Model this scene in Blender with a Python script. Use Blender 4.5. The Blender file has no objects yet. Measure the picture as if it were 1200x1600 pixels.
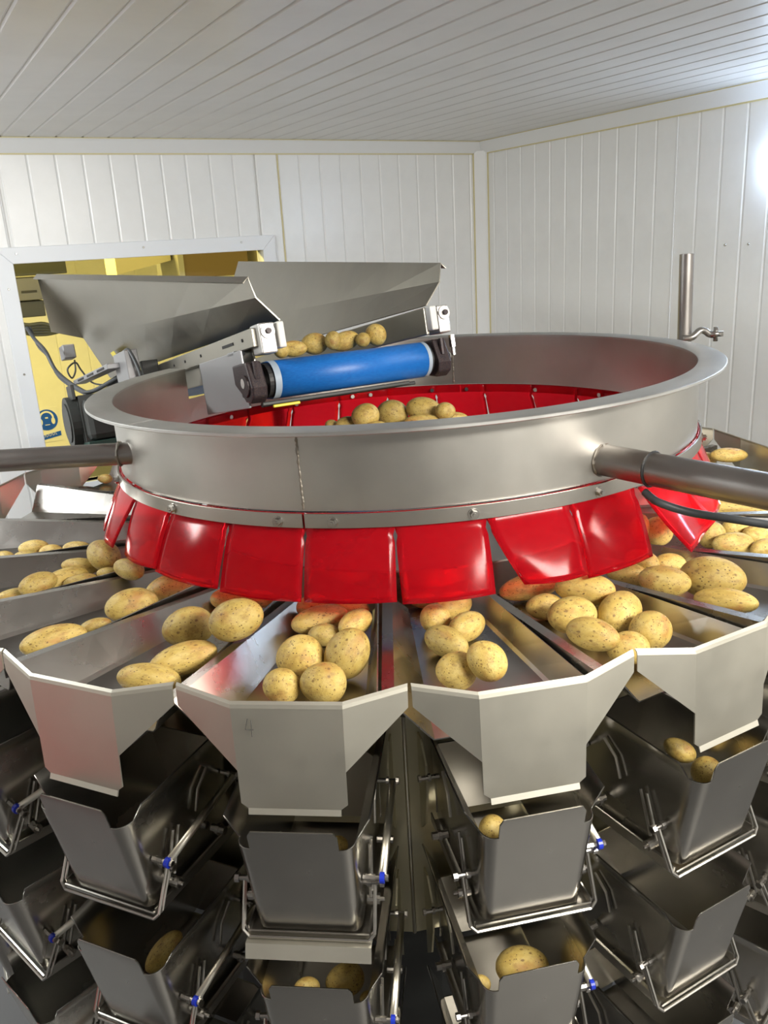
import bpy, bmesh, math, random
from mathutils import Vector, Matrix, Quaternion
from math import sin, cos, pi, radians
R = random.Random(7)
sc = bpy.context.scene
COL = sc.collection
V = Vector

# ---------------------------------------------------------------- camera
cam_d = bpy.data.cameras.new('camera'); cam = bpy.data.objects.new('camera', cam_d); COL.objects.link(cam)
rx, ux, fw = V((.99843, .01232, -.05463)), V((.04838, .30177, .95215)), V((-.02821, .95330, -.30070))
M = Matrix((rx, ux, -fw)).transposed().to_4x4(); M.translation = V((0, -1.8306, 1.7068)); cam.matrix_world = M
cam_d.sensor_fit = 'VERTICAL'; cam_d.sensor_height = 36; cam_d.lens = 1325.7 / 1600 * 36
cam_d.clip_start = .02; cam_d.clip_end = 60
sc.camera = cam
# ---------------------------------------------------------------- colour, world, lights
vs = sc.view_settings
sc.display_settings.display_device = 'sRGB'; vs.view_transform = 'Standard'; vs.look = 'None'; vs.gamma = 1; vs.use_curve_mapping = False
vs.exposure = .25
wd = bpy.data.worlds.new('world'); sc.world = wd; wd.use_nodes = True
wd.node_tree.nodes['Background'].inputs[0].default_value = (.6, .62, .65, 1); wd.node_tree.nodes['Background'].inputs[1].default_value = .02
YAW = .54314                                   # the room is turned against the machine
DX, DY = V((cos(YAW), sin(YAW), 0)), V((-sin(YAW), cos(YAW), 0))
AR, BL, BF, AL, ZC = 2.3905, 2.8989, -3.6, -3.4, 2.257   # right wall, left wall, wall behind the camera, far side wall, ceiling
def room(a, b, z): return DX * a + DY * b + V((0, 0, z))
def area(name, a, b, z, sx, sy, power, col, rot=(0, 0, 0)):
    l = bpy.data.lights.new(name, 'AREA'); l.shape = 'RECTANGLE'; l.size = sx; l.size_y = sy; l.energy = power; l.color = col
    o = bpy.data.objects.new(name, l); COL.objects.link(o); o.location = room(a, b, z)
    o.rotation_euler = (rot[0], rot[1], rot[2] + YAW); return o
area('unseen_batten_light', .35, -2.3, ZC - .08, 1.5, .25, 92, (1, .955, .87), (radians(28), 0, 0))
area('unseen_batten_light', -1.9, 1.1, ZC - .08, .25, 1.5, 84, (.97, 1, .98), (radians(20), radians(-15), 0))  # unseen lamp, added to brighten the left wall
o = area('hatch_room_yellow_light', -.5, BL + 1.9, 2.75, 1.2, .4, 165, (1, .80, .20)); o.rotation_euler = (radians(-38), 0, YAW)

# ---------------------------------------------------------------- materials
def mat(name, col, rough=.5, metal=0, **k):
    m = bpy.data.materials.new(name); m.use_nodes = True
    b = m.node_tree.nodes['Principled BSDF']
    b.inputs['Base Color'].default_value = (*col, 1); b.inputs['Roughness'].default_value = rough; b.inputs['Metallic'].default_value = metal
    for kk, v in k.items(): b.inputs[kk].default_value = v
    return m
def nd(m, t, **k):
    n = m.node_tree.nodes.new(t)
    for a, v in k.items(): setattr(n, a, v)
    return n
def lk(m, a, b): m.node_tree.links.new(a, b)
def bsdf(m): return m.node_tree.nodes['Principled BSDF']
def ramp(m, stops):
    r = nd(m, 'ShaderNodeValToRGB'); e = r.color_ramp.elements
    while len(e) < len(stops): e.new(.5)
    for i, (p, c) in enumerate(stops): e[i].position = p; e[i].color = (*c, 1) if len(c) == 3 else c
    return r
def noise(m, scale, detail=4, rough=.55, vec=None, sc3=None):
    n = nd(m, 'ShaderNodeTexNoise'); n.inputs['Scale'].default_value = scale; n.inputs['Detail'].default_value = detail; n.inputs['Roughness'].default_value = rough
    if vec is not None:
        if sc3:
            mp = nd(m, 'ShaderNodeMapping'); mp.inputs['Scale'].default_value = sc3; lk(m, vec, mp.inputs['Vector']); vec = mp.outputs['Vector']
        lk(m, vec, n.inputs['Vector'])
    return n
def steel(name, col, rough, brush=(1, 1, 30), dirt=.0, bump=.02):
    m = mat(name, col, rough, 1); tc = nd(m, 'ShaderNodeTexCoord')
    n1 = noise(m, 6, 5, .6, tc.outputs['Object']); n2 = noise(m, 25, 3, .6, tc.outputs['Object'], brush)
    mr = nd(m, 'ShaderNodeMapRange'); mr.inputs[1].default_value = .3; mr.inputs[2].default_value = .7
    mr.inputs[3].default_value = rough - .03; mr.inputs[4].default_value = rough + .06
    lk(m, n1.outputs['Fac'], mr.inputs[0]); lk(m, mr.outputs[0], bsdf(m).inputs['Roughness'])
    r = ramp(m, [(.3, tuple(c * (1 - dirt) for c in col)), (.65, col)]); lk(m, n1.outputs['Fac'], r.inputs[0]); lk(m, r.outputs[0], bsdf(m).inputs['Base Color'])
    bp = nd(m, 'ShaderNodeBump'); bp.inputs['Strength'].default_value = bump; bp.inputs['Distance'].default_value = .003
    lk(m, n2.outputs['Fac'], bp.inputs['Height']); lk(m, bp.outputs[0], bsdf(m).inputs['Normal'])
    return m
M_PAN = steel('pan_steel', (.46, .445, .42), .27, (30, 2, 2), .15, .012)
M_FRONT = steel('front_steel', (.70, .675, .585), .48, (2, 2, 30), .08)
M_DRUM = steel('drum_steel', (.54, .525, .485), .36, (2, 2, 40), .12, .03)
M_RIM = steel('rim_steel', (.62, .62, .60), .40, (12, 12, 2), .2, .05)
M_BUCKET = steel('bucket_steel', (.55, .53, .485), .23, (2, 2, 60), .12, .0)
M_ROD = mat('rod_steel', (.72, .69, .60), .34, 1)
M_FRAME = steel('frame_steel', (.50, .48, .44), .30, (2, 2, 30), .1)
M_TUBE = steel('tube_steel', (.36, .34, .325), .36, (2, 30, 2), .12)
M_BODY = steel('body_steel', (.62, .58, .42), .40, (2, 2, 30), .2)
M_HOPPER = steel('hopper_steel', (.37, .35, .30), .32, (30, 2, 2), .15)
M_BOLT = steel('bolt_steel', (.50, .48, .45), .25)
M_WELD = steel('weld_bead', (.34, .31, .27), .5, (1, 1, 1), .4, .4)
M_WHITEBLOCK = mat('worn_white_block', (.72, .72, .69), .45)
M_GREY = mat('grey_painted_steel', (.33, .33, .34), .42, .6)
M_DGREY = mat('dark_grey_box', (.10, .10, .105), .45)
M_DARK = mat('dark_void', (.012, .012, .014), .6)
M_BLACKRUB = mat('black_rubber', (.02, .02, .021), .5)
M_CABLE = mat('dark_grey_cable', (.06, .065, .07), .45)
M_MOTOR = mat('dark_motor_paint', (.03, .032, .03), .5)
M_GREEN = mat('dark_green_paint', (.02, .05, .04), .5)
M_BLUEBUSH = mat('blue_plastic', (.01, .03, .42), .35)
M_GRIME = mat('grimy_bearing', (.05, .042, .05), .45, .3)
m = M_GRIME; n = noise(m, 40); r = ramp(m, [(.4, (.012, .011, .022)), (.7, (.10, .065, .05))]); lk(m, n.outputs['Fac'], r.inputs[0]); lk(m, r.outputs[0], bsdf(m).inputs['Base Color'])
M_WORN = mat('worn_steel_block', (.62, .61, .58), .4, .7)
m = M_WORN; n = noise(m, 60); r = ramp(m, [(.3, (.25, .23, .2)), (.5, (.68, .67, .65))]); lk(m, n.outputs['Fac'], r.inputs[0]); lk(m, r.outputs[0], bsdf(m).inputs['Base Color'])
M_BELT = mat('blue_belt', (.012, .17, .55), .42)
m = M_BELT; n = noise(m, 35); r = ramp(m, [(.3, (.004, .11, .44)), (.7, (.010, .17, .55))]); lk(m, n.outputs['Fac'], r.inputs[0]); lk(m, r.outputs[0], bsdf(m).inputs['Base Color'])
M_BELTEDGE = mat('frayed_belt_edge', (.35, .42, .5), .5)
M_STICKER = mat('yellow_sticker', (.75, .62, .05), .4)
M_SEAL = mat('yellowed_sealant', (.66, .58, .32), .5)
M_PLANK = mat('white_pvc_plank', (.84, .84, .83), .28)
M_CEIL = mat('white_pvc_ceiling', (.80, .785, .765), .28)
for m in (M_PLANK, M_CEIL):
    tc = nd(m, 'ShaderNodeTexCoord'); n = noise(m, 3.5, 5, .6, tc.outputs['Object']); c = bsdf(m).inputs['Base Color'].default_value[:3]
    r = ramp(m, [(.3, tuple(x * .93 for x in c)), (.6, c)]); lk(m, n.outputs['Fac'], r.inputs[0]); lk(m, r.outputs[0], bsdf(m).inputs['Base Color'])
    n2 = noise(m, 90, 2); bp = nd(m, 'ShaderNodeBump'); bp.inputs['Strength'].default_value = .03; lk(m, n2.outputs['Fac'], bp.inputs['Height']); lk(m, bp.outputs[0], bsdf(m).inputs['Normal'])
M_TRIM = mat('white_pvc_trim', (.84, .84, .83), .3)
M_FRAMEW = mat('white_aluminium_frame', (.80, .82, .85), .35)
M_FLOOR = mat('grey_resin_floor', (.1, .1, .1), .5)
m = M_FLOOR; n = noise(m, 8); r = ramp(m, [(.3, (.055, .055, .057)), (.7, (.09, .09, .092))]); lk(m, n.outputs['Fac'], r.inputs[0]); lk(m, r.outputs[0], bsdf(m).inputs['Base Color'])
M_GROOVE = mat('white_backing', (.84, .84, .83), .4)
M_BROWN = mat('brown_duct_panel', (.16, .11, .06), .5)
M_CREAM = mat('cream_panel', (.62, .58, .46), .5)
M_SIGNBLUE = mat('sign_blue', (.0, .09, .70), .4)
M_SIGNWHITE = mat('sign_white', (.8, .8, .8), .4)
M_PEN = mat('pen_mark', (.07, .07, .065), .7)
def emit(name, col, s):
    m = mat(name, col, .4); b = bsdf(m); b.inputs['Emission Color'].default_value = (*col, 1); b.inputs['Emission Strength'].default_value = s; return m
M_LAMP = emit('lamp_glow', (.62, .78, 1.), 24)
M_BIN = mat('reflection_bin_plastic', (.55, .02, .02), .4)
# red translucent PVC
M_RED = mat('red_pvc', (.80, .012, .025), .14); b = bsdf(M_RED)
b.inputs['Transmission Weight'].default_value = .82; b.inputs['IOR'].default_value = 1.2; b.inputs['Specular IOR Level'].default_value = .5
m = M_RED; n = noise(m, 9); r = ramp(m, [(.3, (.92, .012, .03)), (.7, (.96, .018, .036))]); lk(m, n.outputs['Fac'], r.inputs[0]); lk(m, r.outputs[0], b.inputs['Base Color'])
# potato skin
M_POT = mat('potato_skin', (.6, .42, .14), .42); m = M_POT; b = bsdf(m)
tc = nd(m, 'ShaderNodeTexCoord'); oi = nd(m, 'ShaderNodeObjectInfo')
off = nd(m, 'ShaderNodeVectorMath', operation='MULTIPLY_ADD'); cmb = nd(m, 'ShaderNodeCombineXYZ')
for i in range(3): lk(m, oi.outputs['Random'], cmb.inputs[i])
off.inputs[1].default_value = (17, 31, 47); lk(m, cmb.outputs[0], off.inputs[0]); lk(m, tc.outputs['Object'], off.inputs[2])
pv = off.outputs[0]
n1 = noise(m, 1.4, 5, .6, pv); r1 = ramp(m, [(.30, (.50, .32, .07)), (.48, (.66, .47, .115)), (.72, (.74, .57, .19))]); lk(m, n1.outputs['Fac'], r1.inputs[0])
n2 = noise(m, .9, 3, .5, pv); r2 = ramp(m, [(.56, (0, 0, 0)), (.72, (.85, .85, .85))]); lk(m, n2.outputs['Fac'], r2.inputs[0])
mx1 = nd(m, 'ShaderNodeMix', data_type='RGBA'); mx1.inputs[7].default_value = (.52, .25, .06, 1); lk(m, r2.outputs[0], mx1.inputs[0]); lk(m, r1.outputs[0], mx1.inputs[6])
vo = nd(m, 'ShaderNodeTexVoronoi'); vo.inputs['Scale'].default_value = 6.5; vo.inputs['Randomness'].default_value = 1; lk(m, pv, vo.inputs['Vector'])
ns = noise(m, 3.1, 4, .7, pv)
ad = nd(m, 'ShaderNodeMath', operation='MULTIPLY_ADD'); ad.inputs[1].default_value = -.30; lk(m, ns.outputs['Fac'], ad.inputs[0]); lk(m, vo.outputs['Distance'], ad.inputs[2])
r3 = ramp(m, [(.0, (.95, .95, .95)), (.05, (0, 0, 0))]); lk(m, ad.outputs[0], r3.inputs[0])
mx2 = nd(m, 'ShaderNodeMix', data_type='RGBA'); mx2.inputs[7].default_value = (.13, .065, .02, 1); lk(m, r3.outputs[0], mx2.inputs[0]); lk(m, mx1.outputs[2], mx2.inputs[6])
vo2 = nd(m, 'ShaderNodeTexVoronoi'); vo2.inputs['Scale'].default_value = 2.1; lk(m, pv, vo2.inputs['Vector'])
ns2 = noise(m, 8, 4, .6, pv); ad2 = nd(m, 'ShaderNodeMath', operation='MULTIPLY_ADD'); ad2.inputs[1].default_value = -.16; lk(m, ns2.outputs['Fac'], ad2.inputs[0]); lk(m, vo2.outputs['Distance'], ad2.inputs[2])
r5 = ramp(m, [(.0, (.85, .85, .85)), (.10, (0, 0, 0))]); lk(m, ad2.outputs[0], r5.inputs[0])
mx4 = nd(m, 'ShaderNodeMix', data_type='RGBA'); mx4.inputs[7].default_value = (.20, .105, .03, 1); lk(m, r5.outputs[0], mx4.inputs[0]); lk(m, mx2.outputs[2], mx4.inputs[6])
n4 = noise(m, 2.4, 8, .75, pv); r4 = ramp(m, [(.50, (0, 0, 0)), (.66, (.75, .75, .75))]); lk(m, n4.outputs['Fac'], r4.inputs[0])
mx3 = nd(m, 'ShaderNodeMix', data_type='RGBA'); mx3.inputs[7].default_value = (.34, .20, .055, 1); lk(m, r4.outputs[0], mx3.inputs[0]); lk(m, mx4.outputs[2], mx3.inputs[6])
hs = nd(m, 'ShaderNodeHueSaturation'); hs.inputs['Saturation'].default_value = .98; mrv = nd(m, 'ShaderNodeMapRange'); mrv.inputs[3].default_value = .74; mrv.inputs[4].default_value = 1.0
lk(m, oi.outputs['Random'], mrv.inputs[0]); lk(m, mrv.outputs[0], hs.inputs['Value']); lk(m, mx3.outputs[2], hs.inputs['Color']); lk(m, hs.outputs[0], b.inputs['Base Color'])
bp = nd(m, 'ShaderNodeBump'); bp.inputs['Strength'].default_value = .25; bp.inputs['Distance'].default_value = .05; n5 = noise(m, 9, 8, .75, pv); lk(m, n5.outputs['Fac'], bp.inputs['Height']); lk(m, bp.outputs[0], b.inputs['Normal'])

# ---------------------------------------------------------------- mesh helpers
def newbm(): return bmesh.new()
def link(name, bm, material, parent=None, smooth=False, mods=None):
    me = bpy.data.meshes.new(name); bmesh.ops.recalc_face_normals(bm, faces=bm.faces); bm.to_mesh(me); bm.free()
    me.materials.append(material)
    if smooth:
        for p in me.polygons: p.use_smooth = True
    o = bpy.data.objects.new(name, me); COL.objects.link(o)
    if parent is not None: o.parent = parent
    return o
def smooth_angle(o, deg=35):
    me = o.data
    bm = bmesh.new(); bm.from_mesh(me)
    for f in bm.faces: f.smooth = True
    for e in bm.edges:
        e.smooth = not (len(e.link_faces) == 2 and e.calc_face_angle(0) > radians(deg))
    bm.to_mesh(me); bm.free(); return o
def solid(o, t, off=0):
    md = o.modifiers.new('thickness', 'SOLIDIFY'); md.thickness = t; md.offset = off; return o
def bevel(o, w, seg=2):
    md = o.modifiers.new('bevel', 'BEVEL'); md.width = w; md.segments = seg; md.limit_method = 'ANGLE'; md.angle_limit = radians(40); return o
def box(bm, x0, x1, y0, y1, z0, z1, mtx=None):
    vs_ = [bm.verts.new((x, y, z)) for x in (x0, x1) for y in (y0, y1) for z in (z0, z1)]
    for f in ((0, 1, 3, 2), (4, 6, 7, 5), (0, 4, 5, 1), (2, 3, 7, 6), (0, 2, 6, 4), (1, 5, 7, 3)): bm.faces.new([vs_[i] for i in f])
    if mtx is not None:
        for v in vs_: v.co = mtx @ v.co
    return bm
def cyl(bm, p0, p1, r0, r1=None, n=16, cap=True):
    p0, p1 = V(p0), V(p1); r1 = r0 if r1 is None else r1; d = (p1 - p0).normalized()
    a = d.orthogonal().normalized(); b_ = d.cross(a); A, B = [], []
    for i in range(n):
        t = 2 * pi * i / n; q = a * cos(t) + b_ * sin(t); A.append(bm.verts.new(p0 + q * r0)); B.append(bm.verts.new(p1 + q * r1))
    for i in range(n): bm.faces.new((A[i], A[(i + 1) % n], B[(i + 1) % n], B[i]))
    if cap: bm.faces.new(A[::-1]); bm.faces.new(B)
    return bm
def tube(bm, pts, r, n=8):
    pts = [V(p) for p in pts]; rings = []; a = None
    for i, p in enumerate(pts):
        d = (pts[min(i + 1, len(pts) - 1)] - pts[max(i - 1, 0)]).normalized()
        a = d.orthogonal().normalized() if a is None else (a - d * a.dot(d)).normalized()
        b_ = d.cross(a); rr = r[i] if isinstance(r, (list, tuple)) else r
        rings.append([bm.verts.new(p + (a * cos(2 * pi * k / n) + b_ * sin(2 * pi * k / n)) * rr) for k in range(n)])
    for A, B in zip(rings, rings[1:]):
        for k in range(n): bm.faces.new((A[k], A[(k + 1) % n], B[(k + 1) % n], B[k]))
    bm.faces.new(rings[0][::-1]); bm.faces.new(rings[-1]); return bm
def curve_pts(ctrl, n=8):
    P = [V(p) for p in ctrl]; P = [P[0] * 2 - P[1]] + P + [P[-1] * 2 - P[-2]]; out = []
    for i in range(1, len(P) - 2):
        for k in range(n):
            t = k / n; a, b_, c, d = P[i - 1:i + 3]
            out.append(.5 * (2 * b_ + (c - a) * t + (2 * a - 5 * b_ + 4 * c - d) * t * t + (3 * b_ - a - 3 * c + d) * t ** 3))
    out.append(P[-2]); return out
def polys(bm, faces):
    """faces given as lists of points; coincident points are merged"""
    cache = {}
    for f in faces:
        vv = []
        for p in f:
            k = tuple(round(c, 5) for c in p)
            if k not in cache: cache[k] = bm.verts.new(p)
            vv.append(cache[k])
        bm.faces.new(vv)
    return bm
def lathe(bm, prof, a0=0, a1=2 * pi, n=96):
    """prof: (r, z) list; azimuth 0 is towards the camera (-y), positive to the right"""
    full = abs(a1 - a0 - 2 * pi) < 1e-6; rings = []
    for i in range(n if full else n + 1):
        a = a0 + (a1 - a0) * i / n; rings.append([bm.verts.new((r * sin(a), -r * cos(a), z)) for r, z in prof])
    for i in range(n):
        A, B = rings[i], rings[(i + 1) % len(rings)]
        for j in range(len(prof) - 1): bm.faces.new((A[j], B[j], B[j + 1], A[j + 1]))
    return bm
def prism(bm, pts, axis, t0, t1):
    """polygon pts in the plane across `axis` (0 x, 1 y, 2 z), extruded from t0 to t1"""
    def P(p, t): q = list(p); q.insert(axis, t); return q
    A = [bm.verts.new(P(p, t0)) for p in pts]; B = [bm.verts.new(P(p, t1)) for p in pts]; n = len(pts)
    for i in range(n): bm.faces.new((A[i], A[(i + 1) % n], B[(i + 1) % n], B[i]))
    bm.faces.new(A[::-1]); bm.faces.new(B); return bm
def tag(o, label, cat, group=None):
    o['label'] = label; o['category'] = cat
    if group: o['group'] = group
    return o
def thing(name, label, cat, loc=(0, 0, 0), rotz=0, group=None):
    o = bpy.data.objects.new(name, None); COL.objects.link(o); o.location = loc; o.rotation_euler = (0, 0, rotz); o.empty_display_size = .05
    return tag(o, label, cat, group)
def struct(o): o['kind'] = 'structure'; return o
def copy_tree(o, parent=None):
    c = o.copy(); COL.objects.link(c); c.parent = parent
    for ch in o.children: copy_tree(ch, c)
    return c
def piece(name, me_src, parent, mtx):
    o = bpy.data.objects.new(name, me_src); COL.objects.link(o); o.parent = parent; o.matrix_local = mtx; return o

# ---------------------------------------------------------------- the room
ROT = Matrix.Rotation(YAW, 4, 'Z')
def roomobj(name, bm, material): o = link(name, bm, material); o.matrix_world = ROT; return struct(o)
WIN = (AR - 2.740, AR - 1.478, .62, 1.712)     # hatch opening in the left wall: a0, a1, z0, z1
bm = newbm(); box(bm, AL, AR + .05, BF, BL + 3.6, -.1, 0); roomobj('floor', bm, M_FLOOR)
bm = newbm(); box(bm, AL - .06, AR + .06, BF - .06, BL + .06, ZC + .012, ZC + .1); ceil = roomobj('ceiling', bm, M_GROOVE)
bm = newbm(); a0, a1, z0, z1 = WIN; b0, b1 = BL + .012, BL + .07
for bb in ((AL, a0, 0, ZC + .012), (a1, AR + .012, 0, ZC + .012), (a0, a1, 0, z0), (a0, a1, z1, ZC + .012)): box(bm, bb[0], bb[1], b0, b1, bb[2], bb[3])
wl = roomobj('wall_left', bm, M_GROOVE)
bm = newbm(); box(bm, AR + .012, AR + .07, BF, BL + .07, 0, ZC + .012); wr = roomobj('wall_right', bm, M_GROOVE)
bm = newbm(); box(bm, AL, AR + .012, BF - .06, BF, 0, ZC + .012); roomobj('wall_front', bm, M_PLANK)
bm = newbm(); box(bm, AL - .06, AL, BF, BL, 0, ZC + .012); roomobj('wall_back', bm, M_PLANK)
def plank_mesh(name, length, w, material):
    """board along +y, face towards -z at z=0, grooved edges and one fine bead; 12 mm thick"""
    bm = newbm(); e, d = .0075, .0032
    prof = [(0, .012), (0, d), (.002, d), (e, 0), (w - e, 0), (w - .002, d), (w, d), (w, .012)]
    prism(bm, prof, 1, 0, length); me = bpy.data.meshes.new(name); bmesh.ops.recalc_face_normals(bm, faces=bm.faces); bm.to_mesh(me); bm.free(); me.materials.append(material); return me
PW = .119
LC = BL - BF; me = plank_mesh('panel', LC, PW - .0008, M_CEIL)
a = AR - 2.5867
ks = [k for k in range(-60, 60) if AL <= a + k * PW and a + (k + 1) * PW <= AR]
for k in ks: piece('panel', me, ceil, Matrix.Translation((a + k * PW, BF, ZC)))
for (x0, x1) in ((AL, a + ks[0] * PW), (a + (ks[-1] + 1) * PW, AR)):
    if x1 - x0 > .02: piece('panel', plank_mesh('panel', LC, x1 - x0, M_CEIL), ceil, Matrix.Translation((x0, BF, ZC)))
# wall boards: rotate the board so that its length runs up and its face looks into the room
def wallboards(wall, coord0, w, lo, hi, place, cuts):
    cache = {}
    k = math.floor((lo - coord0) / w)
    while coord0 + k * w < hi - .004:
        x0, x1 = max(lo, coord0 + k * w), min(hi, coord0 + (k + 1) * w); k += 1
        if x1 - x0 < .012: continue
        segs = cuts(x0, x1)
        for (s0, s1, za, zb) in segs:
            if s1 - s0 < .02: continue
            key = (round(s1 - s0, 4), round(zb - za, 4))
            if key not in cache: cache[key] = plank_mesh('panel', zb - za, s1 - s0 - .0008, M_PLANK)
            piece('panel', cache[key], wall, place(s0, s1, za))
RX = Matrix.Rotation(pi / 2, 4, 'X')           # y -> z, z -> -y
RXL = Matrix(((1, 0, 0, 0), (0, 0, 1, 0), (0, 1, 0, 0), (0, 0, 0, 1)))   # (x,y,z)->(x, z, y): face looks to -y
def cuts_left(x0, x1):
    a0, a1, z0, z1 = WIN; out = []
    if x1 <= a0 or x0 >= a1: return [(x0, x1, 0, ZC)]
    if x0 < a0: out.append((x0, a0, 0, ZC)); x0 = a0
    if x1 > a1: out.append((a1, x1, 0, ZC)); x1 = a1
    return out + [(x0, x1, 0, z0), (x0, x1, z1, ZC)]
wallboards(wl, AR - 1.3444, .1255, AL, AR - .001, lambda s0, s1, za: Matrix.Translation((s0, BL, za)) @ RXL, cuts_left)
RXR = Matrix(((0, 0, 1, 0), (1, 0, 0, 0), (0, 1, 0, 0), (0, 0, 0, 1)))   # (x,y,z)->(z, x, y): face looks to -x
wallboards(wr, BL - 1.4997, .1255, BF, BL - .001, lambda s0, s1, za: Matrix.Translation((AR, s0, za)) @ RXR, lambda x0, x1: [(x0, x1, 0, ZC)])
# cover trims and sealant lines
c = .062
def trim(name, bm): return roomobj(name, bm, M_TRIM)
bm = newbm(); prism(bm, [(BL, ZC), (BL - c, ZC), (BL - c + .012, ZC - .012), (BL - .008, ZC - c), (BL, ZC - c)], 0, AL, AR); t1 = trim('trim_1', bm)
bm = newbm(); prism(bm, [(AR, ZC), (AR - c, ZC), (AR - c + .012, ZC - .012), (AR - .008, ZC - c), (AR, ZC - c)], 1, BF, BL); t2 = trim('trim_2', bm)
bm = newbm(); prism(bm, [(AR, BL), (AR - c, BL), (AR - c, BL - .008), (AR - .012, BL - c + .012), (AR - .008, BL - c), (AR, BL - c)], 2, 0, ZC - .05); t3 = trim('trim_3', bm)
def seal(parent, *bb): bm = newbm(); box(bm, *bb); link('sealant', bm, M_SEAL, parent)
seal(t1, AL, AR, BL - .007, BL - .0005, ZC - c - .006, ZC - c); seal(t1, AL, AR, BL - c - .004, BL - c, ZC - .004, ZC - .0005)
seal(t2, AR - .007, AR - .0005, BF, BL - c, ZC - c - .006, ZC - c); seal(t2, AR - c - .004, AR - c, BF, BL - c, ZC - .004, ZC - .0005)
seal(t3, AR - c - .006, AR - c, BL - .007, BL - .0005, 0, ZC - c); seal(t3, AR - .007, AR - .0005, BL - c - .006, BL - c, 0, ZC - c)
bm = newbm(); box(bm, AR - 1.347, AR - 1.342, BL - .003, BL + .004, 0, ZC - c); link('joint_strip', bm, M_SEAL, wl)
bm = newbm(); box(bm, AR - .003, AR + .004, BL - 1.502, BL - 1.497, 0, ZC - c); link('joint_strip', bm, M_TRIM, wr)
# hatch frame
fw_ = .075; wf = roomobj('window_1', (lambda bm: (box(bm, a0 - .002, a0, BL - .01, BL + .075, z0, z1), box(bm, a1, a1 + .002, BL - .01, BL + .075, z0, z1), box(bm, a0, a1, BL - .01, BL + .075, z1, z1 + .002), box(bm, a0, a1, BL - .01, BL + .075, z0 - .002, z0), bm)[-1])(newbm()), M_FRAMEW)
def fpart(name, pts): bm = newbm(); prism(bm, pts, 1, BL - .014, BL - .001); bevel(link(name, bm, M_FRAMEW, wf), .003)
fpart('frame_top', [(a0, z1), (a1, z1), (a1 + fw_, z1 + fw_), (a0 - fw_, z1 + fw_)])
fpart('frame_bottom', [(a0, z0), (a1, z0), (a1 + fw_, z0 - fw_), (a0 - fw_, z0 - fw_)])
fpart('frame_side', [(a0, z0), (a0, z1), (a0 - fw_, z1 + fw_), (a0 - fw_, z0 - fw_)])
fpart('frame_side', [(a1, z0), (a1, z1), (a1 + fw_, z1 + fw_), (a1 + fw_, z0 - fw_)])
bm = newbm(); cyl(bm, (0, 0, 0), (0, -.004, 0), .006, .004, 10); sm = bpy.data.meshes.new('screw'); bm.to_mesh(sm); bm.free(); sm.materials.append(M_BOLT)
for (x, z) in ((a0 + .02, z1 + .045), (a0 + .62, z1 + .045), (a1 - .12, z1 + .045), (a0 - .04, 1.2), (a0 - .04, .82), (a0 - .04, 1.6)): piece('screw', sm, wf, Matrix.Translation((x, BL - .014, z)))
# small screws on the right wall
for (bq, z) in ((BL - 1.80, 1.62), (BL - 1.92, 1.62)): piece('screw', sm, wr, Matrix.Translation((AR - .001, bq, z)) @ Matrix.Rotation(-pi / 2, 4, 'Z'))
# wall lamp at the right edge
lp = thing('wall_lamp', 'bright white tube light on the right panelled wall, cut by the picture edge', 'lamp', room(AR - .002, BL - 2.0, 1.937), YAW)
bm = newbm(); box(bm, -.014, 0, -1.22, -.02, -.03, .03); bevel(link('lamp_base', bm, M_TRIM, lp), .004)
bm = newbm(); n_ = 14; rings_ = []
for yy_, sc_ in [(.010 - .04 * (1 - sin(t)), cos(t)) for t in (pi / 2 * .98, 1.2, .9, .6, .3, 0)] + [(-1.20, 1), (-1.21, .8)]:
    rings_.append([bm.verts.new((-.034 + .018 * sc_ * cos(2 * pi * i / n_), yy_, .046 * sc_ * sin(2 * pi * i / n_))) for i in range(n_)])
for A, B in zip(rings_, rings_[1:]):
    for i in range(n_): bm.faces.new((A[i], A[(i + 1) % n_], B[(i + 1) % n_], B[i]))
bm.faces.new(rings_[0]); bm.faces.new(rings_[-1])
link('lamp_diffuser', bm, M_LAMP, lp, True)
bn = thing('added_reflection_bin', 'unseen red bin added left of the machine for red reflections', 'bin', (-2.15, -1.25, 0), .3)  # unseen bin, added to give the front plates a red reflection
rb0 = lambda name, bb, par=bn: bevel(link(name, box(newbm(), *bb), M_BIN, par), .01)
for bb in ((-.5, .5, -.42, -.38, .12, .55), (-.5, .5, .38, .42, .12, .55), (-.5, -.46, -.38, .38, .12, .55), (.46, .5, -.38, .38, .12, .55)): rb0('side_wall', bb)
rb0('bin_floor', (-.46, .46, -.38, .38, .12, .16))
for yy_ in (-.36, 0, .36): rb0('runner', (-.5, .5, yy_ - .05, yy_ + .05, 0, .12))

# ---------------------------------------------------------------- the room behind the hatch
B2 = BL + 3.4
bm = newbm(); box(bm, AL, AR + .05, B2 + .012, B2 + .07, 0, 3.0); w2 = roomobj('wall_rear', bm, M_GROOVE)
bm = newbm(); box(bm, AL, AR + .05, BL + .07, B2 + .07, 3.0, 3.05); roomobj('ceiling_rear', bm, M_CREAM)
bm = newbm(); box(bm, AL - .06, AL, BL, B2 + .07, 0, 3.0); roomobj('wall_rear_side', bm, M_PLANK)
bm = newbm(); box(bm, AR + .05, AR + .1, BL + .07, B2 + .07, 0, 3.0); roomobj('wall_rear_end', bm, M_PLANK)
me = plank_mesh('panel', 3.0, .249, M_PLANK); x = AL
while x + .25 < AR: piece('panel', me, w2, Matrix.Translation((x, B2, 0)) @ RXL); x += .25
SX = .1525; SZ = .395
sg = thing('safety_sign', 'round blue ear and eye protection sign with caption strip on the yellow-lit wall', 'sign', room(SX, B2 - .001, SZ), YAW)
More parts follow.
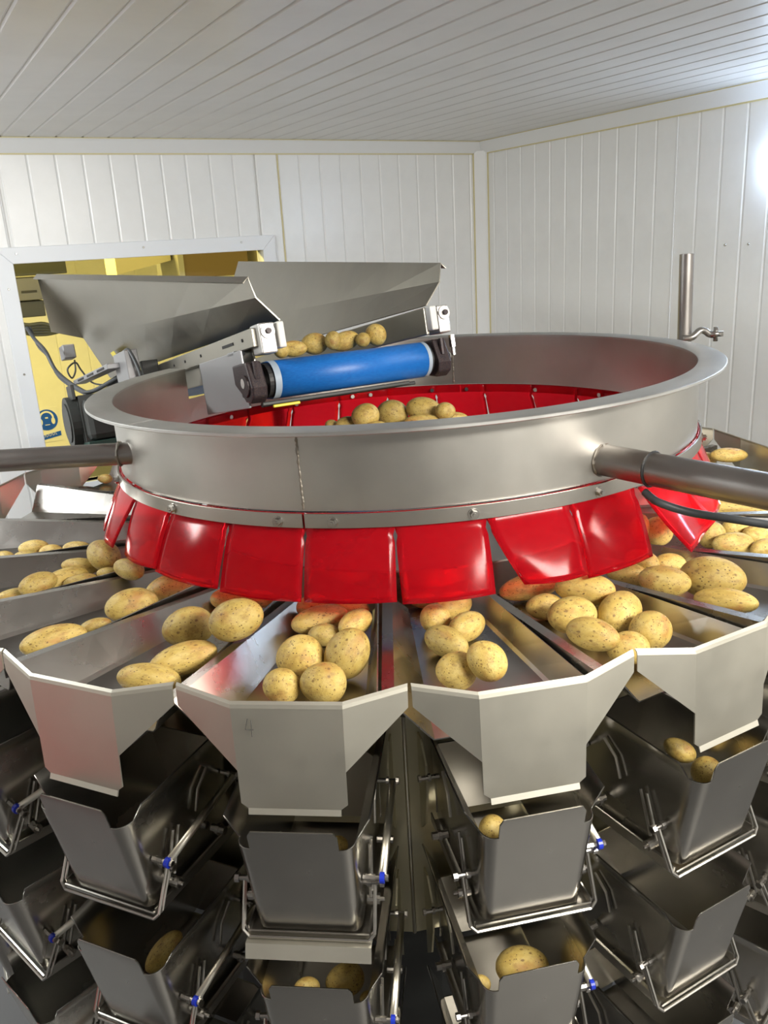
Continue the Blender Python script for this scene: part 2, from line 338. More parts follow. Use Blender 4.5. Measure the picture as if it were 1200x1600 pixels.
bm = newbm(); prism(bm, [(-.105, -.19), (.105, -.19), (.105, .11), (-.105, .11)], 1, -.003, 0); link('sign_plate', bm, M_SIGNWHITE, sg)
bm = newbm(); prism(bm, [(.092 * cos(t * pi / 16), .092 * sin(t * pi / 16) + .005) for t in range(32)], 1, -.006, -.003); link('sign_disc', bm, M_SIGNBLUE, sg)
bm = newbm()
arc = lambda r, s, e, n, cz: [(r * cos(s + (e - s) * i / n), r * sin(s + (e - s) * i / n) + cz) for i in range(n + 1)]
prism(bm, arc(.062, -.3, pi + .3, 18, .022) + arc(.047, pi + .3, -.3, 18, .022), 1, -.008, -.006)
for s in (-1, 1): prism(bm, [(s * .052 + .016 * cos(t * pi / 8), -.008 + .03 * sin(t * pi / 8)) for t in range(16)], 1, -.009, -.006)
link('head_symbol', bm, M_SIGNWHITE, sg)
bm = newbm(); prism(bm, [(-.025, -.055), (.025, -.055), (.034, .05), (-.034, .05)], 1, -.0095, -.006); link('face_symbol', bm, M_SIGNBLUE, sg)
bm = newbm(); box(bm, -.012, .012, -.011, -.009, .018, .03); box(bm, -.02, .02, -.011, -.009, -.04, -.035); link('face_mark', bm, M_SIGNWHITE, sg)
bm = newbm(); prism(bm, [(-.1, -.175), (.1, -.145), (.1, -.105), (-.1, -.135)], 1, -.006, -.003); link('caption_strip', bm, M_SIGNBLUE, sg)
bm = newbm()
for i in range(9):
    xx = -.052 + i * .0135; zz = -.147 + i * .002; h = .016
    box(bm, xx, xx + .003, -.008, -.006, zz, zz + h); box(bm, xx, xx + .009, -.008, -.006, zz + (h if i % 2 else 0) - .0015, zz + (h if i % 2 else 0) + .0015)
link('caption_lettering', bm, M_SIGNWHITE, sg)
# overhead duct, cream panel and cabinet seen through the hatch
def rb(name, parent, bb, material, bv=.004):
    bm = newbm(); box(bm, *bb); o = link(name, bm, material, parent); bevel(o, bv); return o
hb = BL + 1.3
du = thing('overhead_duct', 'brown boxed duct hanging in the room beyond the hatch', 'duct', room(1.17, hb, 1.5), YAW)
rb('duct_body', du, (-.31, .17, 0, .5, .06, .42), M_BROWN); rb('duct_flange', du, (-.33, -.29, -.02, .5, .04, .44), M_GREY); rb('hanger', du, (-.2, -.18, .2, .22, .42, 1.5), M_GREY); rb('hanger', du, (.1, .12, .2, .22, .42, 1.5), M_GREY)
ca = thing('wall_cabinet', 'pale cabinet beside the brown duct beyond the hatch', 'cabinet', room(1.56, hb, 1.0), YAW)
rb('cabinet_body', ca, (-.14, .25, .02, .35, -1., .76), M_CREAM); rb('cabinet_door', ca, (-.12, .23, 0, .02, 0, .74), M_CREAM); rb('handle', ca, (-.1, -.08, -.02, 0, .3, .42), M_BOLT)
be = thing('overhead_beam', 'slanted cream beam left of the brown duct beyond the hatch', 'beam', room(.63, hb + .1, 1.66), YAW)
bm = newbm(); prism(bm, [(-.17, -.05), (.2, .02), (.2, .16), (-.17, .12)], 1, 0, .3); link('beam_panel', bm, M_CREAM, be); rb('hanger', be, (0, .03, .1, .13, .12, 1.33), M_GREY)
hd = thing('control_head', 'dark grey control box cluster at the left of the hatch', 'control box', room(-.22, BL + .62, 1.4), YAW)
rb('box_body', hd, (-.12, .10, 0, .2, .12, .24), M_DGREY); rb('box_lid', hd, (-.12, .22, -.02, .22, .25, .36), M_MOTOR); rb('slot', hd, (-.03, .05, -.004, 0, .16, .172), M_DARK, .001)
rb('cylinder_block', hd, (-.11, .08, .02, .16, .03, .115), M_MOTOR); rb('post', hd, (-.16, -.10, .08, .14, -1.4, .25), M_GREY)
bm = newbm()
for i in range(5): tube(bm, curve_pts([(-.14 + .01 * i, -.01 + .012 * i, .04 - .008 * i), (-.04, -.02 + .012 * i, -.005 - .012 * i), (.06, .01 * i, -.01 - .015 * i), (.14, .02, -.06)], 5), .011, 6)
link('cable_bundle', bm, M_CABLE, hd, True)

# ---------------------------------------------------------------- the weighing machine: ring frame
OX, OY, Z0 = -.0644, -.0023, 1.45
PH0, DPH = radians(-5.5486), 2 * pi / 20
# local frame of a head: x across, -y outwards, z from the drum rim
mb = thing('machine_body', 'faceted steel body column carrying the pans and buckets', 'machine', (OX, OY, 0))
RB = .70; zt, zb = Z0 - .425, Z0 - .83
for k in range(20):
    a0_, a1_ = PH0 + (k - .5) * DPH, PH0 + (k + .5) * DPH
    P = lambda r, a, z: (r * sin(a), -r * cos(a), z)
    am = PH0 + k * DPH; bm = newbm()
    e = .010
    polys(bm, [[P(RB, a0_, zb), P(RB, a1_, zb), P(RB, a1_, zt), P(RB, a0_, zt)], [P(RB, a0_, zt), P(RB, a1_, zt), P(RB - .05, a1_, zt + .004), P(RB - .05, a0_, zt + .004)]])
    solid(link('panel', bm, M_BODY, mb), .003, -1)
    bm = newbm(); tube(bm, [P(RB + .0005, a0_, zb), P(RB + .0005, a0_, zt)], .0032, 8); link('fold_highlight_bead', bm, M_ROD, mb, True)  # bright bead added to draw the highlight line along each fold
bm = newbm(); lathe(bm, [(.0, Z0 - .43), (.66, Z0 - .43), (.66, Z0 - .45), (.0, Z0 - .45)], n=60); link('deck', bm, M_BODY, mb)
bm = newbm(); lathe(bm, [(.0, Z0 - .82), (.55, Z0 - .82), (.55, 0.002), (.0, 0.002)], n=40); link('base_column', bm, M_MOTOR, mb)
HEADS = list(range(-6, 9))
hp = newbm(); prism(hp, [(-.69, -.455), (-.712, -.455), (-.738, -.485), (-.738, -.54), (-.720, -.60), (-.69, -.63)], 0, -.0015, .0015)
hme = bpy.data.meshes.new('hanger_plate'); bmesh.ops.recalc_face_normals(hp, faces=hp.faces); hp.to_mesh(hme); hp.free(); hme.materials.append(M_BODY)
for k in range(-4, 6):
    for s in (-1, 1):
        for dz in (0, -.25):
            piece('hanger_plate', hme, mb, Matrix.Translation((0, 0, Z0 + dz)) @ Matrix.Rotation(PH0 + k * DPH, 4, 'Z') @ Matrix.Translation((s * .088, 0, 0)))

# ---------------------------------------------------------------- feeder pans
ORD = ['', '', 'second', 'third', 'fourth', 'fifth', 'sixth', 'seventh', 'eighth']
def where(k):
    if k == 0: return 'marked 4'
    if abs(k) == 1: return 'just %s of pan marked 4' % ('right' if k > 0 else 'left')
    return '%s to the %s of pan marked 4' % (ORD[abs(k)], 'right' if k > 0 else 'left')
def wl_(r): return .158 + (r - .883) * .205, -.282 - (.883 - r) * .079
def pan_parts(t):
    oy, oz = .70, -.338
    def Q(w, r, z): return (w, -(r - oy), z - oz)
    RI, RO = .50, .897; zf = -.338
    def sec(r):
        w_, z_ = wl_(r); wr_ = .1584 * r * .715; q = r / .85; wf, wg = w_ - .046 * q, wr_ - .020 * q
        return [(-(w_ + .0155), z_ - .023), (-(w_ + .0155), z_), (-w_, z_), (-wf - .006, zf + .006), (-wf, zf), (wg, zf), (wg + .005, zf + .005), (wr_, zf + .042)]
    S0, S1 = sec(RI), sec(RO); bm = newbm(); N = 6
    rows = [[Q(S0[j][0] * (1 - i / N) + S1[j][0] * i / N, RI + (RO - RI) * i / N, S0[j][1] * (1 - i / N) + S1[j][1] * i / N) for j in range(8)] for i in range(N + 1)]
    polys(bm, [[rows[i][j], rows[i + 1][j], rows[i + 1][j + 1], rows[i][j + 1]] for i in range(N) for j in range(7)])
    solid(link('trough', bm, M_PAN, t), .002)
    # folded front plate with two wings, rolled top and bottom lips
    tip, tlo = (.143, .919, -.251), (.14275, .91985, -.273); f0, f1 = (.068, .946, -.261), (.0665, .951, -.390); meet = (.067, .94926, -.345)
    fs = []
    m_ = lambda p: (-p[0], p[1], p[2]); up = lambda p, dr=.0045, dz=.0068: (p[0], p[1] - dr, p[2] + dz)
    bl = (.058, .95127, -.397)
    fs.append([Q(*m_(f0)), Q(*f0), Q(*meet), Q(*f1), Q(*bl), Q(*m_(bl)), Q(*m_(f1)), Q(*m_(meet))])
    fs.append([Q(*f0), Q(*tip), Q(*tlo), Q(*meet)]); fs.append([Q(*m_(f0)), Q(*m_(meet)), Q(*m_(tlo)), Q(*m_(tip))])
    mid = lambda p: (p[0], p[1] - .0012, p[2] + .0042)
    for A, B in ((m_(f0), f0), (f0, tip), (m_(tip), m_(f0))):
        fs.append([Q(*A), Q(*B), Q(*mid(B)), Q(*mid(A))]); fs.append([Q(*mid(A)), Q(*mid(B)), Q(*up(B)), Q(*up(A))])
    lo = (.058, .9542, -.4045)
    fs.append([Q(*m_(bl)), Q(*bl), Q(*lo), Q(*m_(lo))])
    bm = newbm(); polys(bm, fs); fp = link('front_plate', bm, M_FRONT, t); solid(fp, .002)
    bm = newbm(); cyl(bm, Q(0, .57, -.342), Q(0, .57, -.429), .032, n=14); box(bm, -.04, .04, -(.62 - oy), -(.52 - oy), .0 - .015, -.0015); link('vibrator_drive', bm, M_MOTOR, t)
    # brackets tying the trough end to the front plate
    for s in (-1, 1): link('tie_strip', box(newbm(), s * .062 - .006, s * .062 + .006, -(.948 - oy), -(.880 - oy), -.005, -.0015), M_PAN, t)
    return fp
PANS = {}
def head_empty(name, k, label, cat, r, z, group):
    a = PH0 + k * DPH
    return thing(name, label, cat, (OX + r * sin(a), OY - r * cos(a), Z0 + z), a, group)
GP = 'feeder pans around the drum'
p0 = head_empty('feeder_pan', 0, 'stainless feeder pan with a small 4 drawn on its front plate', 'feeder pan', .70, -.338, GP)
pan_parts(p0); PANS[0] = p0
for k in HEADS:
    if k == 0: continue
    c = copy_tree(p0); a = PH0 + k * DPH; c.location = (OX + .70 * sin(a), OY - .70 * cos(a), Z0 - .338); c.rotation_euler = (0, 0, a)
    c['label'] = 'stainless feeder pan, %s' % where(k); PANS[k] = c
# the pen-drawn digit on pan 0
bm = newbm(); D = lambda w, z: (w, -(.9515 - .70), z + .338)
tube(bm, [D(-.0465, -.272), D(-.0505, -.2865), D(-.0405, -.2870)], .0006, 5); tube(bm, [D(-.0425, -.274), D(-.0430, -.2965)], .0006, 5)
link('pen_mark', bm, M_PEN, p0)

# ---------------------------------------------------------------- buckets
def bucket_parts(t, lower):
    oy, oz = .83, -.50
    def Q(w, r, z): return (w, -(r - oy), z - oz)
    # stations: (w at mid, r at mid, w at bottom, r at bottom, top w, top r, top z) ; None = notched column
    zb, zm = -.592, -.440
    st = [(.074, .715, .068, .715), (.0745, .945, .068, .922), (.0742, .9515, .0678, .927), (.0730, .9580, .0665, .9315), (.0708, .9635, .0645, .9350), (.0676, .9680, .0620, .9375), (.0636, .9710, .0590, .9385), (.0590, .9723, .0560, .939), (.0555, .9725, .0535, .939)]
    L = [(-w, r, -wb, rb_) for (w, r, wb, rb_) in st]; Rr = [(w, r, wb, rb_) for (w, r, wb, rb_) in reversed(st)]
    S = L + Rr; n = len(S); fs = []
    for i in range(n - 1):
        a_, b_ = S[i], S[i + 1]
        fs.append([Q(a_[2], a_[3], zb), Q(b_[2], b_[3], zb), Q(b_[0], b_[1], zm), Q(a_[0], a_[1], zm)])
    for s in (-1, 1):   # flared wall tops
        fs.append([Q(s * .074, .715, zm), Q(s * .0745, .945, zm), Q(s * .092, .951, -.410), Q(s * .092, .715, -.400)])
        fs.append([Q(s * .0745, .945, zm), Q(s * .0742, .9515, zm), Q(s * .092, .951, -.410)])
    w_, r_ = .0555, .9725
    fs.append([Q(-w_, r_, zm), Q(w_, r_, zm), Q(w_, .9775, -.418), Q(.051, .979, -.4105), Q(-.051, .979, -.4105), Q(-w_, .9775, -.418)])
    bm = newbm(); polys(bm, fs); sh_ = smooth_angle(link('shell', bm, M_BUCKET, t), 30); solid(sh_, .0022); wn_ = sh_.modifiers.new('normals', 'WEIGHTED_NORMAL'); wn_.keep_sharp = True; wn_.weight = 90
    bm = newbm(); polys(bm, [[Q(-.071, .717, -.585), Q(.071, .717, -.585), Q(.073, .735, -.47), Q(.05, .738, -.45), Q(-.073, .738, -.45)]])
    solid(link('back_plate', bm, M_BUCKET, t), .002)
    bm = newbm(); polys(bm, [[Q(-.078, .715, -.600), Q(.078, .715, -.600), Q(.080, .944, -.5985), Q(-.080, .944, -.5985)], [Q(-.080, .944, -.5985), Q(.080, .944, -.5985), Q(.080, .947, -.590), Q(-.080, .947, -.590)],
        [Q(.078, .715, -.600), Q(.080, .944, -.5985), Q(.080, .944, -.585), Q(.078, .715, -.585)], [Q(-.078, .715, -.600), Q(-.078, .715, -.585), Q(-.080, .944, -.585), Q(-.080, .944, -.5985)]])
    solid(link('gate', bm, M_FRAME, t), .002)
    bm = newbm()
    for (w, zlo, zhi, rr) in ((.0870, -.598, -.535, .948),):
        rr_, b0 = .948, .006
        pts = [(-w, .918, zhi), (-w, .946, zlo + .008), (-w + .008, .949, zlo), (w - .008, .949, zlo), (w, .946, zlo + .008), (w, .918, zhi)]
        for A, B in zip(pts, pts[1:]):
            tube(bm, [Q(*A), Q(*B)], .0022, 6)
            tube(bm, [Q(A[0], A[1] - .008, A[2]), Q(B[0], B[1] - .008, B[2])], .0018, 6)
    link('bail', bm, M_FRAME, t)
    for s in (-1, 1):
        bm = newbm(); cyl(bm, Q(s * .071, .917, -.533), Q(s * .100, .917, -.533), .0035, n=10); cyl(bm, Q(s * .094, .917, -.533), Q(s * .100, .917, -.533), .006, n=6); cyl(bm, Q(s * .077, .917, -.533), Q(s * .083, .917, -.533), .006, n=10); link('pivot_pin', bm, M_BOLT, t)
        bm = newbm(); cyl(bm, Q(s * .073, .90, -.575), Q(s * .090, .90, -.575), .0075, n=12); cyl(bm, Q(s * .073, .90, -.575), Q(s * .096, .90, -.575), .003, n=8); link('roller', bm, M_BOLT, t)
        for pts in ([Q(s * .079, .80, -.455), Q(s * .079, .825, -.475), Q(s * .079, .835, -.505)], [Q(s * .0785, .886, -.50), Q(s * .0785, .908, -.565)], [Q(s * .0785, .874, -.50), Q(s * .0785, .896, -.565)]): link('side_wire', tube(newbm(), pts, .0023, 6), M_FRAME, t)
        bm = newbm(); cyl(bm, Q(s * .075, .762, -.488), Q(s * .104, .762, -.488), .0035, n=8); cyl(bm, Q(s * .1025, .762, -.488), Q(s * .1065, .762, -.488), .0055, n=6); cyl(bm, Q(s * .088, .762, -.488), Q(s * .092, .762, -.488), .006, n=10); link('hanger_pin', bm, M_BOLT, t)
        bm = newbm(); cyl(bm, Q(s * .075, .80, -.56), Q(s * .0985, .80, -.56), .006, n=10); cyl(bm, Q(s * .085, .80, -.56), Q(s * .09, .80, -.56), .009, n=10); link('hanger_pin', bm, M_BOLT, t)
    rod = newbm(); cyl(rod, Q(.0975, .766, -.489), Q(.099, .924, -.516), .0054, n=12); rd = link('push_rod', rod, M_ROD, t, True)
    bm = newbm(); cyl(bm, Q(.096, .927, -.517), Q(.102, .927, -.517), .0072, n=14); bu = link('bushing', bm, M_BLUEBUSH, rd)
    bm = newbm(); cyl(bm, Q(.074, .927, -.517), Q(.107, .927, -.517), .0028, n=8); cyl(bm, Q(.074, .927, -.517), Q(.090, .927, -.517), .0042, n=6); cyl(bm, Q(.1035, .927, -.517), Q(.107, .927, -.517), .0045, n=8); link('rod_pin', bm, M_BOLT, t)
GU, GL = 'upper weighing buckets', 'lower weighing buckets'
def bl_(k, lv): return '%s steel bucket under the pan %s' % (lv, where(k).replace('to the ', ''))
u0 = head_empty('weighing_bucket', 0, bl_(0, 'upper'), 'bucket', .83, -.50, GU); bucket_parts(u0, False)
for lv, dz, dr, g in (('upper', 0, 0, GU), ('lower', -.25, -.012, GL), ('lowest', -.50, -.02, 'lowest collecting buckets')):
    for k in (range(-4, 6) if lv != 'lowest' else range(-3, 5)):
        if lv == 'upper' and k == 0: continue
        c = copy_tree(u0); a = PH0 + k * DPH; r = .83 + dr
        c.location = (OX + r * sin(a), OY - r * cos(a), Z0 - .50 + dz); c.rotation_euler = (0, 0, a); c['label'] = bl_(k, lv); c['group'] = g
bm = newbm(); Q = lambda w, r, z: (w, -(r - .83), z + .50)
polys(bm, [[Q(-.083, .955, -.604), Q(.083, .955, -.604), Q(.083, .962, -.622), Q(-.083, .962, -.622)], [Q(-.083, .935, -.603), Q(.083, .935, -.603), Q(.083, .955, -.604), Q(-.083, .955, -.604)]])
solid(link('gate_lip', bm, M_FRONT, u0), .002)

# ---------------------------------------------------------------- infeed drum
dr = thing('infeed_drum', 'large round stainless drum with wide flat rim and red curtain', 'drum', (0, 0, Z0))
dr.rotation_euler = (-.0075, -.0182, 0)
NA, NB = radians(-164), radians(-117)          # cut-out where the belt conveyor enters
bm = newbm(); prof = [(.600, -.002), (.602, -.002), (.602, -.1315), (.600, -.1315), (.600, -.002)]
lathe(bm, prof, NB, NA + 2 * pi, 110); lathe(bm, [(.600, -.074), (.602, -.074), (.602, -.1315), (.600, -.1315), (.600, -.074)], NA, NB, 16)
smooth_angle(link('drum_wall', bm, M_DRUM, dr), 40)
bm = newbm(); lathe(bm, [(.5985, -.003), (.5985, .001), (.600, .002), (.650, .002), (.651, .001), (.651, -.003), (.650, -.004), (.5985, -.003)], NB, NA + 2 * pi, 120)
smooth_angle(link('rim_flange', bm, M_RIM, dr), 40)
for (a_, z0_, z1_, rr, nm) in ((-15.75, -.004, -.129, .6025, 'weld_seam'), (166, -.004, -.129, .5995, 'weld_seam')):
    bm = newbm(); a_ = radians(a_); tube(bm, [((rr + R.uniform(-.0004, .0004)) * sin(a_ + R.uniform(-.001, .001)), -rr * cos(a_), z0_ + (z1_ - z0_) * i / 40) for i in range(41)], [R.uniform(.0012, .0026) for _ in range(41)], 6); link(nm, bm, M_WELD, dr)
bm = newbm(); a_ = radians(-44); tube(bm, [(r_ * sin(a_), -r_ * cos(a_), .0021) for r_ in (.601, .61, .62, .63, .64, .649)], .0009, 5); link('rim_weld', bm, M_RIM, dr)
for i in range(4):
    s_, e_ = radians(-15.6 + 90 * i) + .003, radians(74.4 + 90 * i) - .003
    bm = newbm(); lathe(bm, [(.6075, -.1335), (.6105, -.1335), (.6110, -.1558), (.6080, -.1558), (.6075, -.1335)], s_, e_, 36); smooth_angle(link('clamp_band', bm, M_FRAME, dr), 40)
bm = newbm(); cyl(bm, (0, -.6105, 0), (0, -.6125, 0), .0090, n=16); cyl(bm, (0, -.6125, 0), (0, -.618, 0), .0064, n=6); cyl(bm, (0, -.617, 0), (0, -.620, 0), .003, n=8); cyl(bm, (0, -.600, 0), (0, -.5965, 0), .0055, n=10)
bme = bpy.data.meshes.new('bolt'); bmesh.ops.recalc_face_normals(bm, faces=bm.faces); bm.to_mesh(bme); bm.free(); bme.materials.append(M_BOLT)
for a_ in (-67.5, -41, -19.7, -11.2, 9.1, 29.7, 50.2, 70, 83, 104, 123.5, 143, 162.5, 172, -179 + 8, -166, -150, -130, -109, -88):
    piece('bolt', bme, dr, Matrix.Rotation(radians(a_), 4, 'Z') @ Matrix.Translation((0, 0, -.1465)))
# red curtain: 27 flaps, slit between each, some splayed
SP = 360 / 27
SPEC = {  # flap index: (left bottom shift deg, right shift deg, z left, z right, r left, r right, belly)
    -4: (1.5, -3.2, -.245, -.250, .650, .655, .022), -3: (1.5, .2, -.250, -.246, .648, .652, .020), -2: (-.3, -.2, -.250, -.256, .652, .650, .018), -1: (.1, -.1, -.260, -.264, .650, .648, .012),
    0: (.3, -.1, -.263, -.262, .650, .652, .010), 1: (.5, -.3, -.266, -.262, .652, .655, .014), 2: (3.6, -.5, -.254, -.255, .655, .664, .026), 3: (.3, -1.2, -.268, -.262, .650, .656, .012)}
def flap(i):
    dl, drr, zl, zr, rl, rrr, belly = SPEC.get(i, (R.uniform(0, .6), R.uniform(-.6, 0), R.uniform(-.262, -.25), R.uniform(-.262, -.25), R.uniform(.645, .655), R.uniform(.645, .655), R.uniform(.008, .02)))
    aL, aR = -15.6 + SP * i, -15.6 + SP * (i + 1); bm = newbm(); NU, NV = 10, 14; g = []
    for v in range(NV + 1):
        t = v / NV; row = []
        for u in range(NU + 1):
            s = u / NU; zt_ = -.133 - .132 * t; gap = .30 if -.178 < zt_ < -.164 else (.07 if zt_ < -.164 else .0)
            left, right = aL + gap + dl * max(0, t - .25) ** 1.2 * 1.4, aR - gap + drr * max(0, t - .25) ** 1.2 * 1.4
            a_ = radians(left + (right - left) * s); rb_ = rl + (rrr - rl) * s; z_ = -.133 + (zl + (zr - zl) * s + .133) * t; tb = max(0, (t - .2) / .8)
            r_ = .6048 + (rb_ - .6048) * tb + belly * .15 * sin(pi * tb) + belly * .35 * tb * sin(pi * s)
            row.append(bm.verts.new((r_ * sin(a_), -r_ * cos(a_), z_)))
        g.append(row)
    for v in range(NV):
        for u in range(NU): bm.faces.new((g[v][u], g[v][u + 1], g[v + 1][u + 1], g[v + 1][u]))
    solid(link('curtain_flap', bm, M_RED, dr, True), .0018)
for i in range(-13, 14):
    if i != 4: flap(i)
# the loose flap blown outwards at the right
bm = newbm(); g = []; TL, TR_, BLc, BRc = V((.379, -.474, -.160)), V((.474, -.396, -.165)), V((.437, -.573, -.242)), V((.517, -.455, -.233))
for v in range(13):
    t = v / 12; row = []
    for u in range(13):
        s = u / 12; p = (TL.lerp(TR_, s)).lerp(BLc.lerp(BRc, s), t)
        n_ = V((.45, -.5, .74)); p = p + n_ * (-.004 * sin(pi * t) - .006 * sin(pi * s) * t * t + .005 * sin(2 * pi * s) * t)
        row.append(bm.verts.new(p))
    g.append(row)
for v in range(12):
    for u in range(12): bm.faces.new((g[v][u], g[v][u + 1], g[v + 1][u + 1], g[v + 1][u]))
lf = link('curtain_flap', bm, M_RED, dr, True); solid(lf, .0018); lf['label'] = 'loose red flap curling outwards over the pans'
# support tubes welded to the drum
def ptube(name, p0, p1, r_):
    bm = newbm(); cyl(bm, p0, p1, r_, n=28); o = smooth_angle(link(name, bm, M_TUBE, dr), 40); d = (V(p1) - V(p0)).normalized()
    bm = newbm(); a_ = d.orthogonal().normalized(); b_ = d.cross(a_); tube(bm, [V(p0) + d * ((.020 if r_ > .022 else .032) + R.uniform(-.001, .001)) + (a_ * cos(t) + b_ * sin(t)) * (r_ + .0005) for t in [2 * pi * i / 30 for i in range(31)]], [R.uniform(.002, .0034) for _ in range(31)], 6); link('weld_ring', bm, M_WELD, o); return o
pr0, pr1 = V((.309, -.504, -.0995)), V((.487, -.723, -.1045)); d_ = (pr1 - pr0).normalized()
tr = ptube('support_tube', pr0 - d_ * .012, pr0 + d_ * .75, .0255)
bm = newbm(); a_ = d_.orthogonal().normalized(); b_ = d_.cross(a_); pc = pr0 + d_ * .098
tube(bm, [pc + (a_ * cos(t) + b_ * sin(t)) * .0265 for t in [2 * pi * i / 28 for i in range(29)]], .002, 6); link('cable_tie', bm, M_BLACKRUB, tr)
ptube('support_tube', V((-.490, -.324, -.0755)), V((-1.25, -.357, -.06)), .0205)
# upright tube and its clamp behind the rim at right
bm = newbm(); cyl(bm, (.700, .30, -.22), (.700, .30, .184), .0170, n=24); cyl(bm, (.700, .30, .184), (.700, .30, .1845), .0148, n=24); ut = smooth_angle(link('upright_tube', bm, M_TUBE, dr), 40)
bm = newbm()
for dz in (0,): tube(bm, curve_pts([(.69, .280, -.014), (.712, .274, -.010), (.728, .278, .002), (.742, .282, .002), (.756, .284, -.008), (.770, .288, -.010)], 4), .0085, 8)
box(bm, .756, .786, .275, .300, -.014, -.002); cyl(bm, (.772, .288, -.026), (.772, .288, .008), .006, n=8); link('tube_clamp', bm, M_BOLT, ut, True)
# the hanging cable under the right tube
bm = newbm(); tube(bm, curve_pts([(.360, -.590, 1.327), (.366, -.604, 1.322), (.375, -.62, 1.318), (.415, -.63, 1.305), (.475, -.65, 1.297), (.55, -.68, 1.290), (.70, -.80, 1.30)], 8), .0062, 10)
tag(link('hanging_cable', bm, M_CABLE, None, True), 'dark grey cable tied under the right support tube', 'cable')
# dispersion cone inside the drum
bm = newbm(); lathe(bm, [(.0, -.135), (.455, -.2852), (.455, -.289), (.0, -.150)], n=64)
for r_ in (.2,): lathe(bm, [(r_, -.21), (r_, -.4295), (r_ - .01, -.4295), (r_ - .01, -.21)], n=32)
dc = smooth_angle(link('dispersion_cone', bm, M_PAN), 30); dc.location = (0, 0, Z0); tag(dc, 'shallow steel cone under the potato heap inside the drum', 'cone')

# ---------------------------------------------------------------- belt conveyor
CX = DX.copy(); CY = (DY - V((0, 0, .19))).normalized(); CZ = CX.cross(CY)
cv = thing('belt_conveyor', 'inclined belt conveyor with blue belt and flared steel side plates', 'conveyor')
mm = Matrix((CX, CY, CZ)).transposed().to_4x4(); mm.translation = V((-.2753, -.1136, 1.4560)); cv.matrix_world = mm
def cb(name, bb, material, parent=cv, bv=.002):
    bm = newbm(); box(bm, *bb); o = link(name, bm, material, parent)
    if bv: bevel(o, bv)
    return o
RR = .0375; bm = newbm()
loop = [(1.7, RR), (.9, RR), (.3, RR)] + [(-RR * sin(t), RR * cos(t)) for t in [pi * i / 20 for i in range(21)]] + [(.22, -.020), (.36, -.005)]
for (t0, v0), (t1, v1) in zip(loop, loop[1:]):
    polys(bm, [[(.008, t0, v0), (.380, t0, v0), (.380, t1, v1), (.008, t1, v1)]])
bmesh.ops.remove_doubles(bm, verts=bm.verts, dist=1e-5)
be_ = smooth_angle(link('belt', bm, M_BELT, cv), 50); solid(be_, .002)
for u0_, u1_ in ((.006, .020), (.372, .381)):
    bm = newbm(); n_ = 20
    ring = [[bm.verts.new((u, -(RR + .0014) * sin(pi * i / n_), (RR + .0014) * cos(pi * i / n_))) for u in (u0_, u1_)] for i in range(n_ + 1)]
    for A, B in zip(ring, ring[1:]): bm.faces.new((A[0], A[1], B[1], B[0]))
    smooth_angle(link('belt_edge', bm, M_BELTEDGE, cv), 60)
bm = newbm(); cyl(bm, (-.004, 0, 0), (.388, 0, 0), .0345, n=28); link('pulley', bm, M_BLACKRUB, cv)
bm = newbm(); cyl(bm, (-.05, 0, 0), (.45, 0, 0), .010, n=14); link('pulley_shaft', bm, M_WORN, cv)
for s, u0_ in ((0, -.045), (1, .398)):
    bm = newbm(); prism(bm, [(-.036, -.012), (-.030, -.032), (-.012, -.042), (.012, -.038), (.03, -.02), (.06, .0), (.06, .040), (-.02, .040)], 0, u0_, u0_ + .034); bb_ = link('bearing_block', bm, M_GRIME, cv); bevel(bb_, .004)
    bm = newbm(); cyl(bm, (u0_ - .004 if s == 0 else u0_ + .034, -.004, -.006), (u0_ if s == 0 else u0_ + .040, -.004, -.006), .022, n=16); cyl(bm, (u0_ + .017, -.03, .005), (u0_ + .017, -.03, .040), .006, n=8); link('bearing_cap', bm, M_GRIME, bb_)
bm = newbm(); cyl(bm, (.440, -.036, .018), (.440, -.036, .044), .0075, n=6); cyl(bm, (.440, -.036, .0), (.440, -.036, .018), .005, n=8); link('adjusting_bolt', bm, M_BOLT, cv)
cb('crossbar', (.0, .36, .012, .05, -.052, -.044), M_BLACKRUB); cb('scraper_edge', (.0, .06, -.02, -.014, -.056, -.050), M_STICKER); cb('scraper_strip', (-.02, .33, -.014, -.004, -.050, -.042), M_MOTOR); 
# rails
rn = cb('side_rail', (-.018, -.006, -.01, 1.0, .068, .106), M_HOPPER); cb('slot', (-.0195, -.0175, .10, .17, .085, .091), M_DARK, rn, 0)
for t_ in (.045, .33, .46, .56):
    bm = newbm(); cyl(bm, (-.0195, t_, .088), (-.0175, t_, .088), .0035, n=8); link('bolt_hole', bm, M_DARK, rn)
rf = cb('side_rail', (.412, .424, -.01, 1.0, .068, .110), M_HOPPER)
cb('inner_skirt', (.392, .400, -.012, 1.5, .052, .112), M_HOPPER); cb('inner_skirt', (.001, .007, .05, 1.5, .024, .110), M_HOPPER)
ck = cb('cheek_plate', (-.036, -.030, .022, .300, -.050, .068), M_GREY)
bm = newbm(); cyl(bm, (-.038, .04, -.022), (-.0355, .04, -.022), .005, n=8); link('bolt_hole', bm, M_DARK, ck); cb('return_flange', (-.036, -.010, .292, .300, -.050, .055), M_GREY, ck)
cb('spacer', (-.036, -.010, .06, .10, .060, .070), M_GREY)
